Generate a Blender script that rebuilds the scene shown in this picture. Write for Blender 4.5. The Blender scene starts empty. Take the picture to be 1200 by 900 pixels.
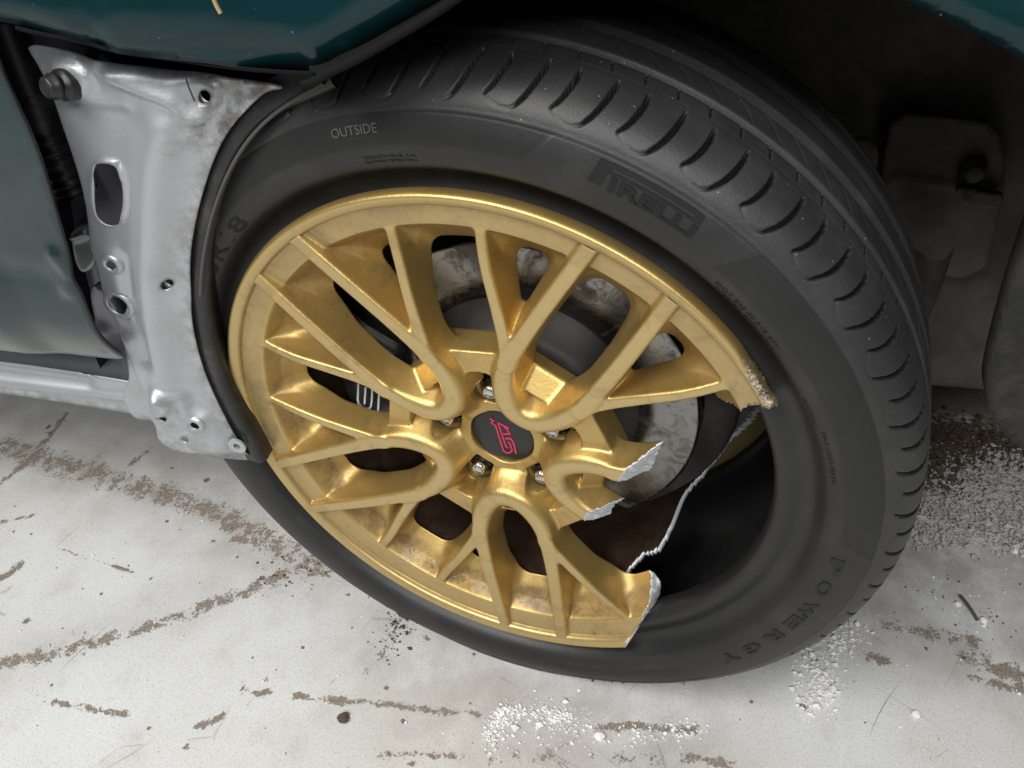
import bpy, bmesh, math, random
import numpy as np
from mathutils import Matrix, Vector
random.seed(5); rng = np.random.default_rng(5)
S = bpy.context.scene
COL = S.collection
rad = math.radians

# ------------------------------------------------------------------ camera (measured from the wheel's ellipses)
# wheel frame: x right, y "up" in the wheel plane, w outwards along the axle.  TILT turns it upright.
TILT = rad(4.5); STEER = rad(8.0); ZC = 0.3085
RV = (0.6974, -0.3837, -0.0091); TV = (-0.0209, -0.0675, -0.6742); FPX = 960.83
def _rot(r):
    r = np.array(r, float); th = np.linalg.norm(r); k = r / th
    K = np.array([[0, -k[2], k[1]], [k[2], 0, -k[0]], [-k[1], k[0], 0]])
    return np.eye(3) + math.sin(th) * K + (1 - math.cos(th)) * K @ K
RC = _rot(RV); CW = -RC.T @ np.array(TV)
ca, sa = math.cos(TILT), math.sin(TILT)
def dirw(v):                                    # wheel-frame direction -> world
    v = np.asarray(v, float)
    return np.stack([v[..., 0] * ca - v[..., 1] * sa, -v[..., 2], v[..., 0] * sa + v[..., 1] * ca], -1)
def w2w(v):
    return dirw(v) + np.array([0, 0, ZC])
CAM = w2w(CW)
AX = dirw(RC)                                   # rows: camera x, y, z axes in world
cam = bpy.data.cameras.new('camera'); camo = bpy.data.objects.new('camera', cam); COL.objects.link(camo)
M4 = Matrix.Identity(4)
for i in range(3):
    for j in range(3): M4[i][j] = AX[j][i]
    M4[i][3] = CAM[i]
camo.matrix_world = M4
cam.sensor_width = 36; cam.lens = 36 * FPX / 1200; cam.clip_start = .01; cam.clip_end = 60
S.camera = camo

# ------------------------------------------------------------------ world, lamps, exposure
wd = bpy.data.worlds.new('World'); S.world = wd; wd.use_nodes = True
wd.node_tree.nodes['Background'].inputs[0].default_value = (.90, .95, 1, 1)
wd.node_tree.nodes['Background'].inputs[1].default_value = .115
def area(name, loc, tgt, sx, sy, power, col):
    l = bpy.data.lights.new(name, 'AREA'); l.shape = 'RECTANGLE'; l.size = sx; l.size_y = sy; l.energy = power; l.color = col
    o = bpy.data.objects.new(name, l); COL.objects.link(o); o.location = loc
    o.rotation_euler = (Vector(tgt) - Vector(loc)).to_track_quat('-Z', 'Y').to_euler(); return o
area('overhead_key_fill', (-.75, -1.35, 2.35), (-.1, -.2, .2), 1.5, .7, 68, (1, .985, .965))
area('overhead_key_fill', (1.0, -2.1, 2.4), (.2, 0, .2), 1.5, .6, 52, (.97, .985, 1))  # second overhead lamp, added as fill light
S.view_settings.view_transform = 'Standard'; S.view_settings.look = 'None'
S.view_settings.exposure = 0.0; S.view_settings.gamma = 1
S.render.engine = 'CYCLES'
S.cycles.max_bounces = 6; S.cycles.use_denoising = True

# ------------------------------------------------------------------ helpers
def ray(px):
    d = np.array([(px[0] - 600) / FPX, -(px[1] - 450) / FPX, -1.0]); return d @ AX
def on_floor(px, z=0.0):
    d = ray(px); s = (z - CAM[2]) / d[2]; return CAM + s * d
# car planes: vertical, turned by STEER against the wheel; h along the car, n outwards
H = np.array([math.cos(STEER), math.sin(STEER), 0]); N = np.array([math.sin(STEER), -math.cos(STEER), 0])
class Plane:
    def __init__(s, out):                       # out: metres outboard of the wheel centre's plane
        s.o = N * out
    def uv(s, px):
        d = ray(px); t = ((s.o - CAM) @ N) / (d @ N); P = CAM + t * d
        return np.array([(P - s.o) @ H, P[2]])
    def pt(s, u, v, n=0.0):
        u = np.asarray(u, float)[..., None]; v = np.asarray(v, float)[..., None]; n = np.asarray(n, float)[..., None]
        return s.o + u * H + v * np.array([0, 0, 1.0]) + n * N
def mesh(name, V, F, mats, parent=None, mi=None, smooth=True, normals=None):
    me = bpy.data.meshes.new(name)
    V = np.asarray(V, np.float32)
    if isinstance(F, np.ndarray):
        n = len(F); k = F.shape[1]
        me.vertices.add(len(V)); me.vertices.foreach_set('co', V.ravel())
        me.loops.add(n * k); me.loops.foreach_set('vertex_index', F.astype(np.int32).ravel())
        me.polygons.add(n); me.polygons.foreach_set('loop_start', np.arange(0, n * k, k, dtype=np.int32))
        me.update(calc_edges=True)
    else:
        me.from_pydata([tuple(map(float, v)) for v in V], [], [tuple(map(int, f)) for f in F])
    if mi is not None: me.polygons.foreach_set('material_index', np.asarray(mi, np.int32))
    me.polygons.foreach_set('use_smooth', np.full(len(me.polygons), bool(smooth)))
    for m in (mats if isinstance(mats, (list, tuple)) else [mats]): me.materials.append(m)
    me.validate(); me.update()
    if normals is not None: me.normals_split_custom_set_from_vertices([tuple(map(float, q)) for q in normals])
    o = bpy.data.objects.new(name, me); COL.objects.link(o)
    if parent is not None: o.parent = parent
    return o
def empty(name, parent=None, loc=(0, 0, 0)):
    o = bpy.data.objects.new(name, None); COL.objects.link(o); o.location = loc; o.empty_display_size = .05
    if parent is not None: o.parent = parent
    return o
def tag(o, label=None, cat=None, group=None, kind=None):
    for k, v in (('label', label), ('category', cat), ('group', group), ('kind', kind)):
        if v: o[k] = v
    return o
def join(parts):                                # list of (V,F) -> one (V,F)
    Vs, Fs, n = [], [], 0
    for V, F in parts:
        Vs.append(np.asarray(V, float)); Fs += [tuple(i + n for i in f) for f in F]; n += len(V)
    return np.concatenate(Vs), Fs
def tube(pts, r, seg=10, caps=True):
    pts = np.asarray(pts, float); n = len(pts); r = np.broadcast_to(r, n)
    V = []; up = np.array([.3, .2, .93])
    for i in range(n):
        t = pts[min(i + 1, n - 1)] - pts[max(i - 1, 0)]; t /= np.linalg.norm(t) + 1e-12
        a = np.cross(t, up); a /= np.linalg.norm(a) + 1e-12; b = np.cross(t, a)
        for k in range(seg):
            an = 2 * math.pi * k / seg; V.append(pts[i] + r[i] * (math.cos(an) * a + math.sin(an) * b))
    F = [(i * seg + k, i * seg + (k + 1) % seg, (i + 1) * seg + (k + 1) % seg, (i + 1) * seg + k) for i in range(n - 1) for k in range(seg)]
    if caps: F += [tuple(range(seg - 1, -1, -1)), tuple((n - 1) * seg + k for k in range(seg))]
    return V, F
def lathe(prof, O, A, U, W, seg=24):            # prof (r, h) about axis A through O
    V = []; F = []; n = len(prof)
    for r, h in prof:
        for k in range(seg):
            an = 2 * math.pi * k / seg; V.append(np.asarray(O) + h * A + r * (math.cos(an) * U + math.sin(an) * W))
    F = [(i * seg + k, i * seg + (k + 1) % seg, (i + 1) * seg + (k + 1) % seg, (i + 1) * seg + k) for i in range(n - 1) for k in range(seg)]
    F += [tuple((n - 1) * seg + k for k in range(seg)), tuple(range(seg - 1, -1, -1))]
    return V, F
def seg_dist(P, pts):                           # distance of P (...,2) to a polyline, plus arc fraction (index units)
    best = np.full(P.shape[:-1], 1e9); par = np.zeros(P.shape[:-1])
    for i in range(len(pts) - 1):
        a = np.array(pts[i]); b = np.array(pts[i + 1]); ab = b - a
        t = np.clip(((P - a) @ ab) / (ab @ ab + 1e-15), 0, 1)
        d = np.sqrt(((P - a - t[..., None] * ab) ** 2).sum(-1)); m = d < best
        best = np.where(m, d, best); par = np.where(m, i + t, par)
    return best, par
def poly_sd(P, poly):                           # signed distance, negative inside
    poly = np.asarray(poly); d, _ = seg_dist(P, np.vstack([poly, poly[:1]]))
    ins = np.zeros(P.shape[:-1], bool)
    for i in range(len(poly)):
        a = poly[i]; b = poly[(i + 1) % len(poly)]
        c = (a[1] > P[..., 1]) != (b[1] > P[..., 1])
        x = (b[0] - a[0]) * (P[..., 1] - a[1]) / (b[1] - a[1] + 1e-15) + a[0]
        ins ^= c & (P[..., 0] < x)
    return np.where(ins, -d, d)
def smooth_poly(p, n=2):
    p = np.asarray(p, float)
    for _ in range(n):
        q = np.roll(p, -1, 0); p = np.stack([.75 * p + .25 * q, .25 * p + .75 * q], 1).reshape(-1, 2)
    return p
def smooth_line(p, n=2):
    p = np.asarray(p, float)
    for _ in range(n):
        a, b = p[:-1], p[1:]
        m = np.stack([.75 * a + .25 * b, .25 * a + .75 * b], 1).reshape(-1, p.shape[1]); p = np.vstack([p[:1], m, p[-1:]])
    return p
def ss(a, b, x):
    t = np.clip((x - a) / (b - a), 0, 1); return t * t * (3 - 2 * t)
def smin(a, b, k):
    h = np.clip(.5 + .5 * (b - a) / k, 0, 1); return b * (1 - h) + a * h - k * h * (1 - h)
def smax(a, b, k): return -smin(-a, -b, k)

# ------------------------------------------------------------------ materials
def mat(name, base=(.5, .5, .5), rough=.5, metal=0., coat=0., spec=.5):
    m = bpy.data.materials.new(name); m.use_nodes = True
    b = m.node_tree.nodes['Principled BSDF']
    b.inputs['Base Color'].default_value = (*base, 1); b.inputs['Roughness'].default_value = rough
    b.inputs['Metallic'].default_value = metal; b.inputs['Coat Weight'].default_value = coat
    b.inputs['Coat Roughness'].default_value = .06; b.inputs['Specular IOR Level'].default_value = spec
    return m
class NT:
    def __init__(s, m): s.t = m.node_tree; s.n = s.t.nodes; s.l = s.t.links; s.b = s.n['Principled BSDF']; s.tc = s.n.new('ShaderNodeTexCoord')
    def set(s, sock, v):
        if hasattr(v, 'is_linked') or isinstance(v, bpy.types.NodeSocket): s.l.new(v, sock)
        else: sock.default_value = v
    def noise(s, scale, detail=4, rough=.55, vec=None, dist=0.):
        n = s.n.new('ShaderNodeTexNoise'); n.inputs['Scale'].default_value = scale; n.inputs['Detail'].default_value = detail
        n.inputs['Roughness'].default_value = rough; n.inputs['Distortion'].default_value = dist
        s.l.new(vec if vec is not None else s.tc.outputs['Object'], n.inputs['Vector']); return n.outputs['Fac']
    def vor(s, scale, out='Distance', vec=None, feat='F1', rnd=1.):
        n = s.n.new('ShaderNodeTexVoronoi'); n.feature = feat; n.inputs['Scale'].default_value = scale; n.inputs['Randomness'].default_value = rnd
        s.l.new(vec if vec is not None else s.tc.outputs['Object'], n.inputs['Vector']); return n.outputs[out]
    def math(s, op, a, b=0., c=0., clamp=False):
        n = s.n.new('ShaderNodeMath'); n.operation = op; n.use_clamp = clamp
        for i, v in enumerate((a, b, c)):
            s.set(n.inputs[i], v)
        return n.outputs[0]
    def step(s, x, lo, hi):
        n = s.n.new('ShaderNodeMapRange'); n.interpolation_type = 'SMOOTHSTEP'; s.set(n.inputs[0], x)
        s.set(n.inputs[1], lo); s.set(n.inputs[2], hi); return n.outputs[0]
    def mix(s, f, a, b):
        n = s.n.new('ShaderNodeMix'); n.data_type = 'RGBA'; s.set(n.inputs[0], f)
        for sock, v in ((n.inputs[6], a), (n.inputs[7], b)):
            if isinstance(v, tuple): sock.default_value = (*v, 1)
            else: s.l.new(v, sock)
        return n.outputs[2]
    def fmix(s, f, a, b): return s.math('ADD', s.math('MULTIPLY', f, b), s.math('MULTIPLY', s.math('SUBTRACT', 1., f), a))
    def attr(s, name):
        n = s.n.new('ShaderNodeAttribute'); n.attribute_name = name; return n.outputs['Fac']
    def mapping(s, scale=(1, 1, 1), rot=(0, 0, 0)):
        n = s.n.new('ShaderNodeMapping'); n.inputs['Scale'].default_value = scale; n.inputs['Rotation'].default_value = rot
        s.l.new(s.tc.outputs['Object'], n.inputs[0]); return n.outputs[0]
    def bump(s, h, dist=.001, strength=1.):
        n = s.n.new('ShaderNodeBump'); n.inputs['Distance'].default_value = dist; n.inputs['Strength'].default_value = strength
        s.l.new(h, n.inputs['Height']); s.l.new(n.outputs[0], s.b.inputs['Normal']); return n
    def col(s, v): s.set(s.b.inputs['Base Color'], v)
    def rough(s, v): s.set(s.b.inputs['Roughness'], v)

# gold paint, with brake dust and scuffs of its own
M_gold = mat('gold_paint', (.52, .33, .10), .36, .85, .12); t = NT(M_gold)
fl = t.noise(2600, 2); big = t.noise(22, 5, .6); gr = t.noise(260, 5, .7); smu = t.step(t.noise(34, 7, .7, dist=.7), .52, .68)
c = t.mix(t.step(fl, .35, .65), (.47, .315, .098), (.58, .405, .145))
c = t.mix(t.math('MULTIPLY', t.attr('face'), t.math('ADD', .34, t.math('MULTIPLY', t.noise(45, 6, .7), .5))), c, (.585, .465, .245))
c = t.mix(t.math('MULTIPLY', smu, .45), c, (.30, .22, .105))
dust = t.math('MULTIPLY', t.attr('dust'), t.math('ADD', .35, t.math('ADD', t.math('MULTIPLY', t.step(big, .35, .65), .45), t.math('MULTIPLY', t.step(gr, .38, .66), .22))), clamp=True)
c = t.mix(dust, c, (.135, .078, .028))
sp = t.step(t.math('ADD', t.noise(170, 3, .6, dist=.6), t.math('MULTIPLY', t.attr('dust'), .07)), .73, .77)
c = t.mix(t.math('MULTIPLY', sp, .8), c, (.07, .048, .025)); t.col(c)
t.rough(t.fmix(dust, t.math('ADD', .32, t.math('MULTIPLY', gr, .14)), .75))
t.set(t.b.inputs['Metallic'], t.fmix(dust, .85, .1)); t.bump(t.math('ADD', t.math('MULTIPLY', fl, .35), t.noise(420, 4)), .00018, .7)
# raw broken aluminium
M_raw = mat('raw_aluminium', (.78, .79, .83), .5, .55); t = NT(M_raw)
t.col(t.mix(t.step(t.noise(500, 5, .7), .35, .7), (.74, .75, .78), (.92, .93, .96))); t.bump(t.noise(700, 6, .7), .0008)
# bare scraped lip
M_scr = mat('scraped_metal', (.6, .58, .55), .4, .8); t = NT(M_scr)
t.col(t.mix(t.step(t.noise(300, 5, .7, dist=1.), .40, .62), (.20, .13, .07), (.66, .58, .46))); t.bump(t.noise(420, 6, .75), .001)
# barrel: dusty inside, dull gold outside
M_bin = mat('dusty_barrel', (.05, .03, .018), .62, .3); t = NT(M_bin)
t.col(t.mix(t.step(t.noise(40, 6, .65), .4, .7), (.032, .017, .009), (.062, .038, .021)))
M_bout = mat('dull_gold_barrel', (.52, .41, .19), .45, .4)
# rubber
def rubber(name, base, dusty, rough):
    m = mat(name, base, rough, 0, 0, .45); t = NT(m)
    n = t.noise(14, 6, .65); n2 = t.noise(900, 2)
    c = t.mix(t.math('MULTIPLY', t.step(n, .44, .74), .7), base, dusty)
    c = t.mix(t.math('MULTIPLY', t.attr('band'), .75), c, tuple(.55 * x for x in base))
    c = t.mix(t.step(t.math('SUBTRACT', .055, t.vor(95)), 0, .02), c, (.20, .19, .18)) if name == 'tread_rubber' else c
    t.col(c); t.rough(t.math('ADD', rough - .06, t.math('MULTIPLY', n, .14)))
    sx = t.n.new('ShaderNodeSeparateXYZ'); t.l.new(t.tc.outputs['Object'], sx.inputs[0])
    rr_ = t.math('SQRT', t.math('ADD', t.math('MULTIPLY', sx.outputs[0], sx.outputs[0]), t.math('MULTIPLY', sx.outputs[2], sx.outputs[2])))
    rib = t.math('SINE', t.math('MULTIPLY', rr_, 3900.))
    t.bump(t.math('ADD', t.math('ADD', t.math('MULTIPLY', n2, .5), t.math('MULTIPLY', t.noise(160, 5, .7), 1.2)), t.math('MULTIPLY', rib, .0 if name == 'tread_rubber' else .035)), .00030, .7); return m
M_rub = rubber('sidewall_rubber', (.0135, .013, .013), (.032, .031, .0305), .50)
M_tread = rubber('tread_rubber', (.023, .022, .022), (.047, .045, .044), .48)
M_let_groove = mat('lettering_and_groove_shade', (.0075, .0075, .0075), .68, 0, 0, .3)
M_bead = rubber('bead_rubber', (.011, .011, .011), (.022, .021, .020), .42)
M_let3 = mat('moulded_lettering_rubber', (.007, .007, .007), .62)
M_let2 = mat('pale_lettering_rubber', (.065, .062, .060), .6)
# bodywork
M_sil = mat('silver_paint', (.50, .51, .55), .34, .55, .25); t = NT(M_sil)
c = t.mix(t.math('MULTIPLY', t.attr('grime'), t.step(t.noise(55, 6, .7), .36, .62)), t.mix(t.step(t.noise(1500, 2), .3, .7), (.38, .39, .41), (.45, .46, .48)), (.13, .12, .10))
c = t.mix(t.step(t.noise(38, 4, .7, dist=.8), .66, .72), c, (.28, .28, .28))
t.col(c); t.rough(t.math('ADD', .36, t.math('MULTIPLY', t.noise(30, 4), .16))); t.bump(t.noise(500, 3), .00012)
M_teal = mat('teal_paint', (.003, .034, .040), .30, .0, .38, .12); t = NT(M_teal)
scr = t.step(t.noise(30, 5, .7, t.mapping((1, 1, 9), (.2, .5, 0))), .64, .72)
spk = t.step(t.math('SUBTRACT', .075, t.vor(75)), 0, .03)
c = t.mix(t.math('MULTIPLY', scr, .35), (.002, .019, .023), (.07, .10, .105)); c = t.mix(t.math('MULTIPLY', t.math('MULTIPLY', spk, t.step(t.noise(30, 2), .5, .6)), .5), c, (.30, .32, .31)); t.col(c)
t.set(t.b.inputs['Coat Roughness'], t.math('ADD', .02, t.math('MULTIPLY', t.noise(9, 5, .7), .10)))
t.bump(t.noise(9, 3, .5), .012, .35)
for l_ in list(t.t.links):
    if l_.to_socket == t.b.inputs['Normal']: t.l.new(l_.from_socket, t.b.inputs['Coat Normal'])
M_door = mat('teal_door_paint', (.004, .022, .024), .25, .0, 1.0, .15); t = NT(M_door)
t.col(t.mix(t.math('MULTIPLY', t.step(t.noise(12, 6, .7), .35, .75), .35), (.004, .018, .019), (.045, .065, .062)))
t.set(t.b.inputs['Coat Roughness'], t.math('ADD', .03, t.math('MULTIPLY', t.noise(7, 4), .12)))
M_blk = mat('black_plastic', (.014, .014, .015), .42); t = NT(M_blk); t.col(t.mix(t.step(t.noise(40, 5, .7), .45, .75), (.012, .012, .013), (.045, .042, .04)))
M_dark = mat('wheelhouse_underseal', (.030, .028, .025), .8); t = NT(M_dark)
t.col(t.mix(t.step(t.noise(13, 6, .65), .35, .7), (.020, .018, .016), (.075, .068, .058))); t.bump(t.noise(120, 6, .7), .0012)
M_flap = mat('dirty_flap', (.02, .02, .02), .8); t = NT(M_flap); t.col(t.mix(t.step(t.noise(24, 8, .75), .38, .72), (.010, .010, .010), (.042, .038, .033))); t.bump(t.noise(90, 7, .75), .003)
M_edge = mat('black_edge_rubber', (.006, .006, .006), .85, 0, 0, .15)
M_lin = mat('liner_felt', (.012, .011, .011), .9)
M_jamb = mat('grey_jamb_metal', (.30, .29, .34), .45, .3)
M_disc = mat('brake_disc_iron', (.22, .21, .20), .26, .9); t = NT(M_disc)
n = t.noise(45, 8, .75, dist=.8)
c = t.mix(t.step(n, .44, .66), (.26, .255, .245), (.13, .11, .085)); c = t.mix(t.step(n, .62, .74), c, (.07, .04, .022)); t.col(c)
t.rough(t.math('ADD', .24, t.math('MULTIPLY', t.step(n, .45, .7), .35))); t.set(t.b.inputs['Metallic'], t.fmix(t.step(n, .54, .68), 1., .2)); t.bump(n, .0004, .6)
tg_ = t.n.new('ShaderNodeTangent'); tg_.direction_type = 'RADIAL'; tg_.axis = 'Y'; t.l.new(tg_.outputs[0], t.b.inputs['Tangent']); t.b.inputs['Anisotropic'].default_value = .35
M_cal = mat('caliper_black', (.015, .015, .016), .4, 0, .3)
M_calt = mat('caliper_lettering', (.62, .64, .66), .5)
M_hat = mat('disc_hat', (.045, .04, .036), .6, .3)
M_cap = mat('cap_black', (.009, .009, .010), .30, .0, .2, .35)
M_red = mat('emblem_red', (.58, .02, .09), .4)
M_chr = mat('chrome', (.55, .54, .52), .2, 1.)
M_nutd = mat('nut_dark', (.03, .03, .03), .35, .6)
M_straw = mat('straw', (.34, .25, .12), .7)
M_white = mat('white_crumb', (.78, .77, .76), .8); M_grey = mat('grey_grit', (.30, .28, .27), .9)
M_brown = mat('brown_dirt', (.085, .06, .04), .9)
# painted concrete floor
M_floor = mat('painted_concrete', (.6, .6, .57), .45); t = NT(M_floor)
n1 = t.noise(3.2, 6, .6); n2 = t.noise(85, 8, .72, dist=.5); n3 = t.noise(320, 4, .6); n4 = t.noise(16, 6, .65)
n5 = t.noise(46, 8, .75, t.mapping((1.0, .35, 1), (0, 0, rad(-25))))
c = t.mix(t.step(n1, .35, .65), (.67, .68, .67), (.60, .59, .56))
c = t.mix(t.math('MULTIPLY', t.step(n4, .50, .78), .55), c, (.46, .43, .38))
c = t.mix(t.math('MULTIPLY', t.step(n3, .48, .72), .30), c, (.30, .28, .25))
c = t.mix(t.math('MULTIPLY', t.attr('film_shade'), t.step(n4, .2, .6), clamp=True), c, (.17, .14, .115))
n8 = t.noise(300, 5, .7)
wear = t.step(t.math('ADD', t.math('MULTIPLY', t.attr('wear'), 1.18), t.math('MULTIPLY', t.math('SUBTRACT', t.math('ADD', t.math('ADD', n2, t.math('MULTIPLY', n8, .8)), t.math('MULTIPLY', n5, .9)), 1.35), 1.45)), .50, .60)
c = t.mix(wear, c, t.mix(t.step(n3, .3, .7), (.17, .135, .105), (.30, .25, .20)))
n6 = t.noise(750, 3, .6); c = t.mix(t.math('MULTIPLY', t.step(n6, .50, .68), .42), c, (.22, .20, .17)); n7 = t.noise(60, 9, .8, t.mapping((1., .22, 1), (0, 0, rad(35))), .4); c = t.mix(t.math('MULTIPLY', t.step(n7, .58, .72), .32), c, (.33, .30, .26))
v1 = t.vor(19); v2 = t.vor(47); 
spk = t.step(t.math('SUBTRACT', t.math('MULTIPLY', t.math('SUBTRACT', n2, .34), .46), v1), 0, .02)
spk2 = t.step(t.math('SUBTRACT', t.math('MULTIPLY', t.math('SUBTRACT', t.noise(70, 3), .41), .60), v2), 0, .03)
c = t.mix(t.math('MULTIPLY', t.math('MAXIMUM', spk, spk2), .85), c, (.10, .085, .07))
chip = t.step(t.noise(30, 9, .72, dist=1.2), .685, .70); c = t.mix(t.math('MULTIPLY', chip, .8), c, (.22, .18, .14))
chip2 = t.step(t.noise(85, 6, .7, dist=.8), .71, .73); c = t.mix(t.math('MULTIPLY', chip2, .7), c, (.16, .14, .115))
sc1 = t.step(t.vor(6.5, vec=t.mapping((1, 1, 1), (0, 0, rad(20))), feat='DISTANCE_TO_EDGE'), .006, .002)
c = t.mix(t.math('MULTIPLY', sc1, t.math('MULTIPLY', t.step(n4, .52, .6), .5)), c, (.26, .24, .21))
t.col(c); t.rough(t.math('ADD', .42, t.math('MULTIPLY', n2, .25)))
t.bump(t.math('SUBTRACT', t.math('MULTIPLY', n4, .6), t.math('ADD', wear, t.math('MULTIPLY', n3, .12))), .0012, .5)

# ------------------------------------------------------------------ floor
g = .006
xs = np.arange(-1.5, 1.8, g); ys = np.arange(-.9, 1.3, g)
XX, YY = np.meshgrid(xs, ys, indexing='ij'); P2 = np.stack([XX, YY], -1)
wear = np.zeros_like(XX); film_shade = np.zeros_like(XX)
def fl2(pts): return [on_floor(q)[:2] for q in pts]
BANDS = [([(-60, 495), (0, 522), (60, 541), (120, 556), (190, 580), (260, 602), (330, 640), (375, 668)], .028, .50),
         ([(-60, 790), (0, 778), (60, 767), (150, 742), (230, 714), (300, 689), (390, 645)], .014, .52),
         ([(0, 566), (40, 535), (78, 484)], .006, .65), ([(150, 546), (178, 524)], .006, .55),
         ([(62, 823), (105, 830), (150, 838)], .005, .62), ([(66, 643), (110, 658), (165, 671)], .003, .70),
         ([(0, 678), (12, 672), (25, 661)], .007, .75), ([(232, 851), (246, 848), (261, 839)], .006, .72),
         ([(0, 612), (40, 604)], .004, .7), ([(275, 630), (290, 634)], .008, .62), ([(380, 818), (430, 822), (520, 834), (560, 836)], .005, .62), ([(445, 883), (540, 886)], .005, .55),
         ([(700, 853), (740, 850), (815, 856)], .006, .66), ([(470, 715), (464, 735), (456, 760), (430, 790)], .010, .42),
         ([(1035, 735), (1085, 742), (1140, 752)], .016, .42), ([(1130, 770), (1200, 790)], .014, .58), ([(1140, 795), (1215, 812)], .008, .6),
         ([(1020, 770), (1042, 776)], .009, .6), ([(1120, 700), (1190, 738)], .010, .42), ([(300, 812), (318, 811)], .005, .65), ([(280, 800), (290, 830)], .014, .36),
         ([(560, 885), (800, 890)], .012, .34), ([(800, 885), (862, 898)], .006, .6), ([(345, 815), (400, 824)], .004, .7),
         ([(1070, 522), (1120, 520), (1210, 545)], .045, .62), ([(1090, 600), (1200, 636)], .018, .5), ([(150, 742), (230, 716)], .006, .5)]
for pts, wd_, k in BANDS:
    d, _ = seg_dist(P2, fl2(pts)); wear = np.maximum(wear, k * np.exp(-(d / wd_) ** 2))
FILM_SHADES = [([(-60, 495), (60, 541), (190, 580), (300, 622)], .032, .50), ([(0, 778), (230, 714), (390, 645)], .014, .25), ([(-30, 470), (290, 560)], .10, .35), ([(300, 580), (620, 760), (860, 800)], .03, .35), ([(0, 530), (190, 575), (380, 665)], .07, .35), ([(0, 775), (380, 650)], .045, .22), ([(480, 760), (640, 860), (760, 880)], .10, .38),
         ([(1000, 700), (1200, 770)], .08, .45), ([(1060, 540), (1200, 560)], .13, 1.0), ([(1060, 470), (1240, 480)], .18, 1.25), ([(620, 790), (800, 815), (950, 760)], .03, .35), ([(1000, 640), (1200, 660)], .10, .6)]  # dirt film; the strongest patches also paint in the shade under the car
for pts, wd_, k in FILM_SHADES:
    d, _ = seg_dist(P2, fl2(pts)); film_shade = np.maximum(film_shade, k * np.exp(-(d / wd_) ** 2))
nx, ny = XX.shape; idx = np.arange(nx * ny).reshape(nx, ny)
F = np.stack([idx[:-1, :-1], idx[1:, :-1], idx[1:, 1:], idx[:-1, 1:]], -1).reshape(-1, 4)
V = np.stack([XX, YY, 0 * XX], -1).reshape(-1, 3)
# outer skirt so the one sheet runs far beyond the view
c4 = [idx[0, 0], idx[-1, 0], idx[-1, -1], idx[0, -1]]
Vx = np.array([[-14, -14, 0], [14, -14, 0], [14, 14, 0], [-14, 14, 0]], float); b0 = len(V)
V = np.vstack([V, Vx])
edge = [idx[:, 0], idx[-1, :], idx[::-1, -1], idx[0, ::-1]]
F = [tuple(f) for f in F]
for k in range(4):
    e = list(edge[k]); F.append(tuple([b0 + k, b0 + (k + 1) % 4] + e[::-1]))
fo = mesh('floor', V, F, M_floor); tag(fo, kind='structure')
for nm, arr in (('wear', wear), ('film_shade', film_shade)):
    a = fo.data.attributes.new(nm, 'FLOAT', 'POINT'); a.data.foreach_set('value', np.concatenate([arr.ravel(), np.zeros(4)]).astype(np.float32))

# ------------------------------------------------------------------ the car
car = empty('damaged_car', loc=(0, 0, 0))
tag(car, 'dark teal car with a shattered gold front wheel and bare silver inner bodywork', 'car')

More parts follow.
